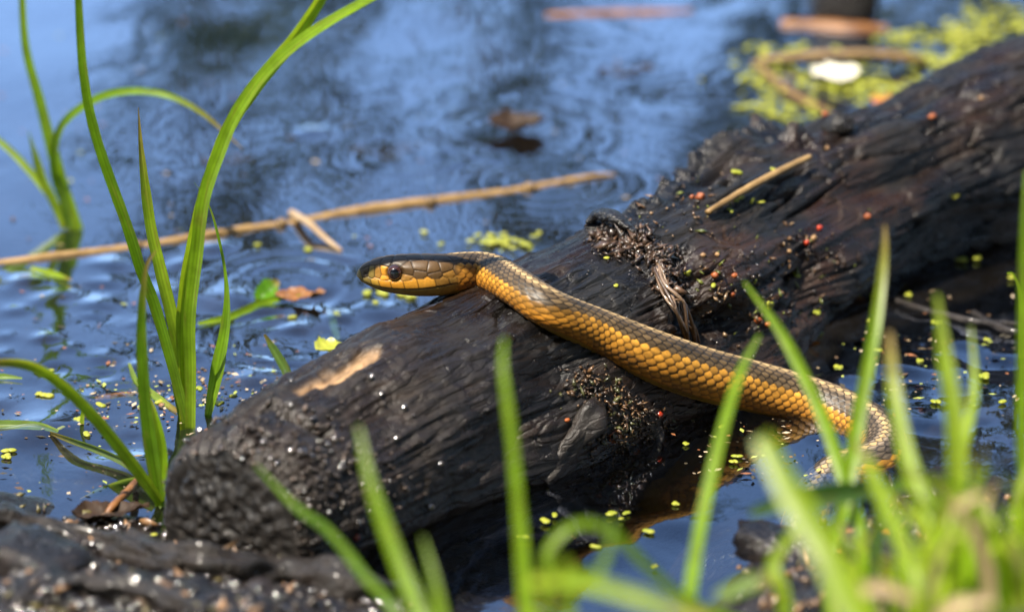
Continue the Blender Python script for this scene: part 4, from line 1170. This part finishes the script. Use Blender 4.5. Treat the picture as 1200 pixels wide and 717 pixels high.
# duckweed: a pair of little oval fronds each
def frond_mesh(seed):
    r = random.Random(seed)
    V, F = [], []
    for k in range(r.choice([1, 2, 2, 3])):
        a = r.uniform(0, 6.28); ox, oy = (math.cos(a) * .8 * (k > 0), math.sin(a) * .8 * (k > 0))
        rx, ry, ro = r.uniform(.7, 1.0), r.uniform(.5, .8), r.uniform(0, 3.1)
        b = len(V)
        for q in range(12):
            t_ = q / 12 * 6.283
            x, y = rx * math.cos(t_), ry * math.sin(t_)
            V.append((ox + x * math.cos(ro) - y * math.sin(ro), oy + x * math.sin(ro) + y * math.cos(ro), 0))
        for q in range(12):
            p = V[b + q]; V.append((ox + (p[0] - ox) * .6, oy + (p[1] - oy) * .6, .16 + .02 * k))
        for q in range(12):
            p = V[b + q]; V.append((p[0] * .9 + ox * .1, p[1] * .9 + oy * .1, -.15))
        for q in range(12):
            q2 = (q + 1) % 12
            F.append((b + q, b + q2, b + 12 + q2, b + 12 + q)); F.append((b + 24 + q, b + 24 + q2, b + q2, b + q))
        F.append(tuple(b + 12 + q for q in range(12)))
    return V, F
ORD = ['first', 'second', 'third', 'fourth', 'fifth', 'sixth', 'seventh', 'eighth', 'ninth', 'tenth', 'eleventh', 'twelfth']
def single_out(items, what, marks):
    """label each of many look-alikes by the thing it lies nearest to, then by order from the left"""
    by = {}
    for o, u, v in items:
        k = min(range(len(marks)), key=lambda i: (marks[i][0] - u) ** 2 + 2 * (marks[i][1] - v) ** 2)
        by.setdefault(k, []).append((u, o))
    for k, l in by.items():
        l.sort(key=lambda t: t[0])
        for i, (u, o) in enumerate(l):
            o['label'] = what + ' ' + marks[k][2] + ('' if len(l) == 1 else ', %s from left' % ORD[i])
fr_meshes = []
for i in range(6):
    V, F = frond_mesh(i)
    me = mesh_np('duckweed', np.array(V), F); me.materials.append(M['duck']); fr_meshes.append(me)
def place_frond(p, n, size, label, group):
    o = bpy.data.objects.new('duckweed', random.choice(fr_meshes))
    COL.objects.link(o)
    o.location = p
    q = Vector(n).to_track_quat('Z', 'Y'); o.rotation_mode = 'QUATERNION'
    from mathutils import Quaternion
    o.rotation_quaternion = q @ Quaternion((0, 0, 1), random.uniform(0, 6.28))
    o.scale = (size, size, size)
    o['label'] = label; o['category'] = 'duckweed'; o['group'] = group
    return o
its = []
for u, v in [(45, 462), (56, 464), (118, 476), (112, 490), (88, 491), (100, 509), (5, 536), (8, 528), (62, 433), (430, 343), (442, 338), (450, 345), (470, 343), (486, 347), (440, 352), (90, 610), (140, 622), (180, 624), (130, 616), (70, 500), (395, 365), (360, 290), (300, 287), (515, 285), (495, 272), (232, 452), (275, 465), (190, 470), (255, 470), (345, 372)]:
    q_ = place_frond(PZ(u + random.uniform(-2, 2), v + random.uniform(-2, 2), .0008), (0, 0, 1), random.uniform(.0012, .0021), 'yellow green duckweed frond floating on the water left of the log', 'duckweed left of the log')
    its.append((q_, u, v))
single_out(its, 'yellow green duckweed frond', [(50, 463, 'beside the arching blade at far left'), (105, 490, 'between the two left tufts'), (5, 532, 'at the left edge of the water'), (450, 345, 'under the snake head'), (120, 618, 'along the mud edge at lower left'), (390, 368, 'left of the snake chin'), (310, 288, 'just below the reed'), (505, 278, 'above the snake head'), (250, 462, 'right of the tall left tuft'), (190, 470, 'among the tall left tuft stems'), (70, 430, 'under the bubble at far left')])
its = []
for u, v in [(1018, 375), (1062, 345), (1022, 345), (1030, 410), (1100, 378), (1080, 422), (1126, 374), (1150, 440), (985, 430), (960, 392), (935, 385), (1005, 345), (1145, 302), (1130, 305), (1185, 325), (1100, 470), (1155, 397), (985, 472), (1175, 470)]:
    q_ = place_frond(PZ(u, v, .0008), (0, 0, 1), random.uniform(.0012, .0020), 'yellow green duckweed frond floating on the shallow water right of the snake', 'duckweed right of the snake')
    its.append((q_, u, v))
single_out(its, 'yellow green duckweed frond', [(1020, 350, 'by the brown stick below the log'), (1020, 395, 'left of the pale broad blade'), (1100, 378, 'behind the pale broad blade'), (945, 388, 'beside the orange leaf strip'), (1140, 303, 'in the dark gap under the log'), (1150, 440, 'at the right below the thin dark stick'), (1000, 470, 'behind the snake bend'), (1185, 325, 'beside the ripple at the right edge')])
its = []
for u, v in [(845, 500), (866, 534), (805, 520), (862, 540), (735, 600), (728, 607), (650, 602), (640, 610), (610, 628), (762, 622), (768, 662), (718, 600), (700, 640), (790, 590)]:
    q_ = place_frond(PZ(u, v, .0008), (0, 0, 1), random.uniform(.0010, .0017), 'duckweed frond floating on the dark water below the snake', 'duckweed below the snake')
    its.append((q_, u, v))
single_out(its, 'small duckweed frond', [(855, 530, 'on the water under the rear of the snake'), (800, 520, 'just below the snake belly'), (732, 603, 'at the tip of the log reflection'), (640, 608, 'left of the arched blade'), (765, 640, 'on the dark water at bottom centre')])
its = []
for u, v in [(862, 235), (858, 247), (870, 230), (893, 236), (883, 235), (862, 203), (905, 198), (711, 303), (722, 335), (935, 323), (805, 322), (838, 335), (1057, 335), (900, 360), (886, 330), (1122, 230), (958, 367), (640, 575), (630, 612)]:
    p, n = on_log(u, v)
    q_ = place_frond(p + n * .0004, n, random.uniform(.0009, .0016), 'bright green duckweed frond stuck to the wet log', 'duckweed stuck to the log')
    its.append((q_, u, v))
single_out(its, 'bright green duckweed speck', [(865, 240, 'below the twig on the log'), (885, 200, 'above the twig on the log'), (716, 320, 'on the wrinkled wood behind the snake'), (820, 328, 'right of the root fibres'), (900, 335, 'on the brown slope of the log'), (950, 360, 'low on the log near the water'), (1060, 335, 'low on the far part of the log'), (1122, 230, 'on the far right of the log'), (635, 595, 'at the foot of the log')])
# duckweed masses that read as one mat
def mat_of_fronds(name, spots, n, s0, s1, label):
    VV, FF, b = [], [], 0
    rr = random.Random(len(label))
    base = [frond_mesh(i) for i in range(6)]
    for k in range(n):
        u, v, su, sv = rr.choice(spots)
        c = PZ(rr.gauss(u, su), rr.gauss(v, sv), .0008 + .0006 * rr.random())
        V, F = rr.choice(base); s = rr.uniform(s0, s1); a = rr.uniform(0, 6.28)
        V = np.array(V) * s
        V = np.stack([V[:, 0] * math.cos(a) - V[:, 1] * math.sin(a), V[:, 0] * math.sin(a) + V[:, 1] * math.cos(a), V[:, 2]], 1) + c
        VV.append(V); FF += [tuple(i + b for i in f) for f in F]; b += len(V)
    o = obj(name, mesh_np(name, np.vstack(VV), FF), M['duck'], kind='stuff', label=label, cat='duckweed')
mat_of_fronds('duckweed_mat', [(1120, 45, 34, 10), (1080, 70, 20, 6), (1040, 105, 30, 8), (990, 118, 30, 9), (1000, 100, 30, 6), (940, 130, 16, 12), (1095, 95, 22, 8), (920, 62, 22, 5), (1160, 22, 24, 8), (1060, 45, 20, 4), (1120, 70, 18, 7), (900, 120, 14, 10), (890, 85, 16, 10), (960, 95, 26, 8), (1150, 50, 40, 16), (1175, 30, 30, 14), (1000, 80, 60, 14)], 520, .0008, .0019, 'blurred yellow green duckweed mat behind the log at upper right')
mat_of_fronds('drowned_algae', [(590, 279, 18, 5), (610, 285, 14, 4), (575, 282, 10, 4)], 40, .0008, .0015, 'green weedy patch in the water behind the raised snake neck')
# fine floating flakes
def flakes(name, boxes, n, label):
    VV, CC = [], []
    rr = np.random.default_rng(len(label))
    cols = [[.30, .22, .12], [.10, .06, .03], [.35, .40, .08], [.45, .36, .24], [.06, .05, .03], [.25, .10, .04]]
    for k in range(n):
        u0, u1, v0, v1 = boxes[rr.integers(len(boxes))]
        c = PZ(rr.uniform(u0, u1), rr.uniform(v0, v1), .0009)
        s = rr.uniform(.00025, .0008); a = rr.uniform(0, 6.28); l = s * rr.choice([1, 1, 2.5])
        d = np.array([math.cos(a), math.sin(a), 0]); e = np.array([-math.sin(a), math.cos(a), 0])
        up = np.array([0, 0, rr.uniform(-.0002, .0004)])
        VV += [c - d * l, c - e * s + up, c + d * l, c + e * s]; CC += [cols[rr.integers(len(cols))]] * 4
    me = mesh_np(name, np.array(VV), np.arange(len(VV)).reshape(-1, 4), False); set_col(me, np.array(CC))
    obj(name, me, M['flake'], kind='stuff', label=label, cat='debris')
flakes('floating_flakes', [(0, 420, 330, 520), (120, 360, 400, 520), (180, 340, 430, 480), (0, 200, 480, 610), (180, 340, 430, 480), (90, 200, 450, 500)], 480, 'fine plant flakes drifting on the water left of the log')
flakes('floating_flakes', [(940, 1230, 340, 490), (1000, 1200, 390, 470), (780, 960, 490, 560)], 220, 'fine plant flakes drifting on the water right of the snake')
flakes('floating_flakes', [(300, 900, 20, 300), (0, 300, 20, 300)], 90, 'sparse flakes drifting on the far blue water')

# seeds on the log and in the hollow
def seed_mesh(k, cup=False):
    r = np.random.default_rng(k)
    q, m = 9, 12
    th = np.linspace(0, math.pi, q); ph = np.arange(m) / m * 2 * math.pi
    d = np.stack([np.sin(th)[:, None] * np.cos(ph), np.sin(th)[:, None] * np.sin(ph) * .85, np.cos(th)[:, None] * np.ones(m) * .8], -1)
    d = d * (1 + .45 * pn(d[..., 0] * 1.7 + k, d[..., 1] * 2, d[..., 2] * 2))[..., None]
    if cup: d[..., 2] = np.where(d[..., 2] > .1, .1 - .7 * (d[..., 2] - .1), d[..., 2])
    return mesh_np('seed', d.reshape(-1, 3), grid_faces(q, m, True))
sm_ = {}
for k_, mt in (('orange', 'seed'), ('red', 'seed_red'), ('tan', 'seed_tan')):
    for q in range(2):
        me = seed_mesh(q + 3 * len(k_)); me.materials.append(M[mt]); sm_[(k_, q)] = me
cupm = seed_mesh(5, True); cupm.materials.append(M['seed'])
def place_seed(u, v, kind, size, label, group, me=None):
    p, n = on_log(u, v)
    o = bpy.data.objects.new('seed', me or sm_[(kind, random.randint(0, 1))])
    COL.objects.link(o)
    size *= random.uniform(.6, .85)
    o.location = p + n * size * .2
    o.rotation_mode = 'QUATERNION'; o.rotation_quaternion = Vector(n).to_track_quat('Z', 'Y')
    o.scale = (size * random.uniform(.9, 1.2), size, size)
    o['label'] = label; o['category'] = 'seed'
    if group: o['group'] = group
    return o
its = []
for u, v in [(838, 321), (861, 322), (810, 229), (822, 231), (900, 377), (1016, 254), (1095, 137), (963, 122), (890, 372), (700, 506), (745, 528), (665, 495), (858, 345)]:
    q_ = place_seed(u, v, 'orange', random.uniform(.0012, .0019), 'small orange seed lying on the wet log', 'orange seeds on the log')
    its.append((q_, u, v))
single_out(its, 'small orange seed', [(850, 330, 'right of the root fibres on the log'), (816, 230, 'left of the twig foot on the log'), (895, 374, 'beside the snake back by the orange leaf'), (1016, 254, 'on the log right of the red pair'), (1095, 137, 'on the far right of the log'), (963, 122, 'on the log top by the dark knob'), (700, 505, 'in the hollow under the snake')])
its = []
for u, v in [(825, 297), (840, 296), (926, 292), (919, 311), (955, 278), (968, 173), (1148, 112), (790, 505)]:
    q_ = place_seed(u, v, 'tan', random.uniform(.0010, .0016), 'small pale tan seed lying on the wet log', 'tan seeds on the log')
    its.append((q_, u, v))
single_out(its, 'small pale tan seed', [(832, 297, 'on the log right of the torn ridge'), (925, 300, 'beside the red pair on the log'), (960, 278, 'right of the red pair on the log'), (968, 173, 'above the twig on the log'), (1148, 112, 'on the far right of the log'), (790, 505, 'in the hollow under the snake')])
place_seed(944, 287, 'red', .0017, 'red orange seed on the log, lower of the red pair right of the twig', None)
place_seed(963, 265, 'red', .0015, 'red seed on the log, upper of the red pair right of the twig', None)
place_seed(772, 486, 'red', .0019, 'bright red seed in the hollow under the snake', None)
place_seed(722, 511, 'orange', .0028, 'open orange brown seed cup in the hollow under the snake', None, cupm)
place_seed(418, 628, 'red', .0017, 'blurred red seed low on the right of the log end', None)

# wet sticks and lumps on the mud, lower left
def gpt(u, v, dz=0.0):
    z = .012
    for _ in range(6):
        p = PZ(u, v, z); z = gh(p[0], p[1])
    p[2] = z + dz
    return p
for lab, pts, rad in [('thick muddy stick lying along the bottom below the log end', [(150, 645), (240, 668), (330, 682), (420, 695), (520, 712)], .0048),
                      ('dark muddy stick lying along the water edge at lower left', [(-20, 624), (60, 634), (140, 648), (210, 668)], .0040),
                      ('thin crooked stick on the mud right of the log end', [(470, 712), (530, 680), (560, 655), (600, 640)], .0020),
                      ('short broken stick on the mud below the log end', [(370, 690), (395, 668), (405, 660)], .0018),
                      ('wet twig on the mud at the bottom left corner', [(20, 712), (90, 690), (170, 700), (240, 720)], .0028)]:
    tube_thing('muddy_stick', [gpt(u, v, rad * .5) for u, v in pts], [rad * .7] + [rad] * (len(pts) - 2) + [rad * .6], M['stick'], lab, 'stick', 'sticks on the mud', 140, 28, .7, len(lab))
for i, (u, v, s, lab) in enumerate([(45, 668, .011, 'smooth wet grey stone on the mud at lower left'), (905, 640, .007, 'dark wet clod at the water edge below the snake bend'), (1030, 650, .007, 'dark muddy clod behind the grass under the snake bend'), (880, 580, .005, 'small pale clod at the water edge left of the blunt blade')]):
    p = gpt(u, v, 0)
    V, F = chunk(p, np.array([.1, -.1, 1]), (s * 1.5, s, s * .6), 60 + i)
    me = mesh_np('stone', V, F); set_col(me, np.tile([[.026, .024, .023] if 'stone' in lab else [.04, .028, .018]], (len(V), 1)))
    obj('stone' if 'stone' in lab else 'mud_clod', me, M['mud'], label=lab, cat='stone' if 'stone' in lab else 'clod')
# litter scattered over the near bank
def bank_litter(n):
    rr = np.random.default_rng(77)
    VV, FF, CC = [], [], []
    ico = np.array([[1, 0, 0], [-1, 0, 0], [0, 1, 0], [0, -1, 0], [0, 0, 1], [0, 0, -1]], float)
    icf = np.array([[0, 2, 4], [2, 1, 4], [1, 3, 4], [3, 0, 4], [2, 0, 5], [1, 2, 5], [3, 1, 5], [0, 3, 5]])
    cols = [[.10, .06, .03], [.05, .035, .022], [.20, .11, .05], [.03, .02, .014], [.12, .10, .03], [.28, .16, .08]]
    k = 0
    while k < n:
        u, v = rr.uniform(-40, 1240), rr.uniform(570, 760)
        if 560 < u < 860: continue
        p = gpt(u, v)
        if p[2] < -.001: 
            n -= 1; continue
        s = rr.uniform(.0006, .0022) * np.array([rr.uniform(1, 2.6), rr.uniform(.4, 1), rr.uniform(.3, .8)])
        q, _ = np.linalg.qr(rr.normal(size=(3, 3)))
        VV.append(p + [0, 0, s.mean() * .4] + (ico * s * rr.uniform(.7, 1.3, (6, 1))) @ q)
        FF.append(icf + 6 * k); CC.append(np.tile(cols[rr.integers(len(cols))], (6, 1)) * rr.uniform(.6, 1.4)); k += 1
    me = mesh_np('bank_litter', np.vstack(VV), np.vstack(FF)); set_col(me, np.vstack(CC))
    obj('bank_litter', me, M['debris'], kind='stuff', label='wet plant litter strewn over the muddy near bank', cat='litter')
bank_litter(900)

# wet grains added on the mud and log to throw sun glints
def glint_grit(n):
    rr = np.random.default_rng(31)
    th = np.linspace(0, math.pi, 7); ph = np.arange(9) / 9 * 2 * math.pi
    d = np.stack([np.sin(th)[:, None] * np.cos(ph), np.sin(th)[:, None] * np.sin(ph), np.cos(th)[:, None] * np.ones(9)], -1).reshape(-1, 3)
    f0 = grid_faces(7, 9, True)
    VV, FF = [], []
    for k in range(n):
        small = 1.0
        if rr.random() < .86:
            u = -30 + 560 * rr.random() ** 1.3; v = rr.uniform(610, 730) + .06 * max(u - 200, 0)
            p = gpt(u, v)
        else:
            if rr.random() < .5: p, _ = on_log(rr.normal(350, 70), rr.normal(570, 55))
            else: p, _ = on_log(*(np.array([(740, 285), (770, 305), (870, 380), (890, 340), (750, 495), (850, 390), (690, 320), (720, 350)][rr.integers(8)]) + rr.normal(size=2) * 20)); small = .36
        if p[2] < -.002: small = 1; continue
        q, _ = np.linalg.qr(rr.normal(size=(3, 3)))
        if rr.random() < .27:                      # grains turned to flash the sun at the camera
            n_ = nrm(np.array([-.15, -.6, .75]) + .22 * rr.normal(size=3)); a_ = nrm(np.cross(n_, rr.normal(size=3))); q = np.stack([a_, np.cross(n_, a_), n_])
        s_ = small * rr.uniform(.0004, .0013) * np.array([1, rr.uniform(.7, 1), rr.uniform(.25, .5)])
        FF.append(f0 + len(VV) * len(d)); VV.append(p + [0, 0, .0006] + (d * s_) @ q)
    me = mesh_np('glint_grit', np.vstack(VV), np.vstack(FF))
    m = m_plain('glint_grit', (.012, .009, .007), (.05, .035, .022), 300, .14, 0, 0, coat=1.0, spec=1.0)
    m.node_tree.nodes['Principled BSDF'].inputs['Coat IOR'].default_value = 1.8
    obj('glint_grit', me, m, kind='stuff', label='wet grit added to glint on the mud below the log end', cat='grit')
glint_grit(2000)
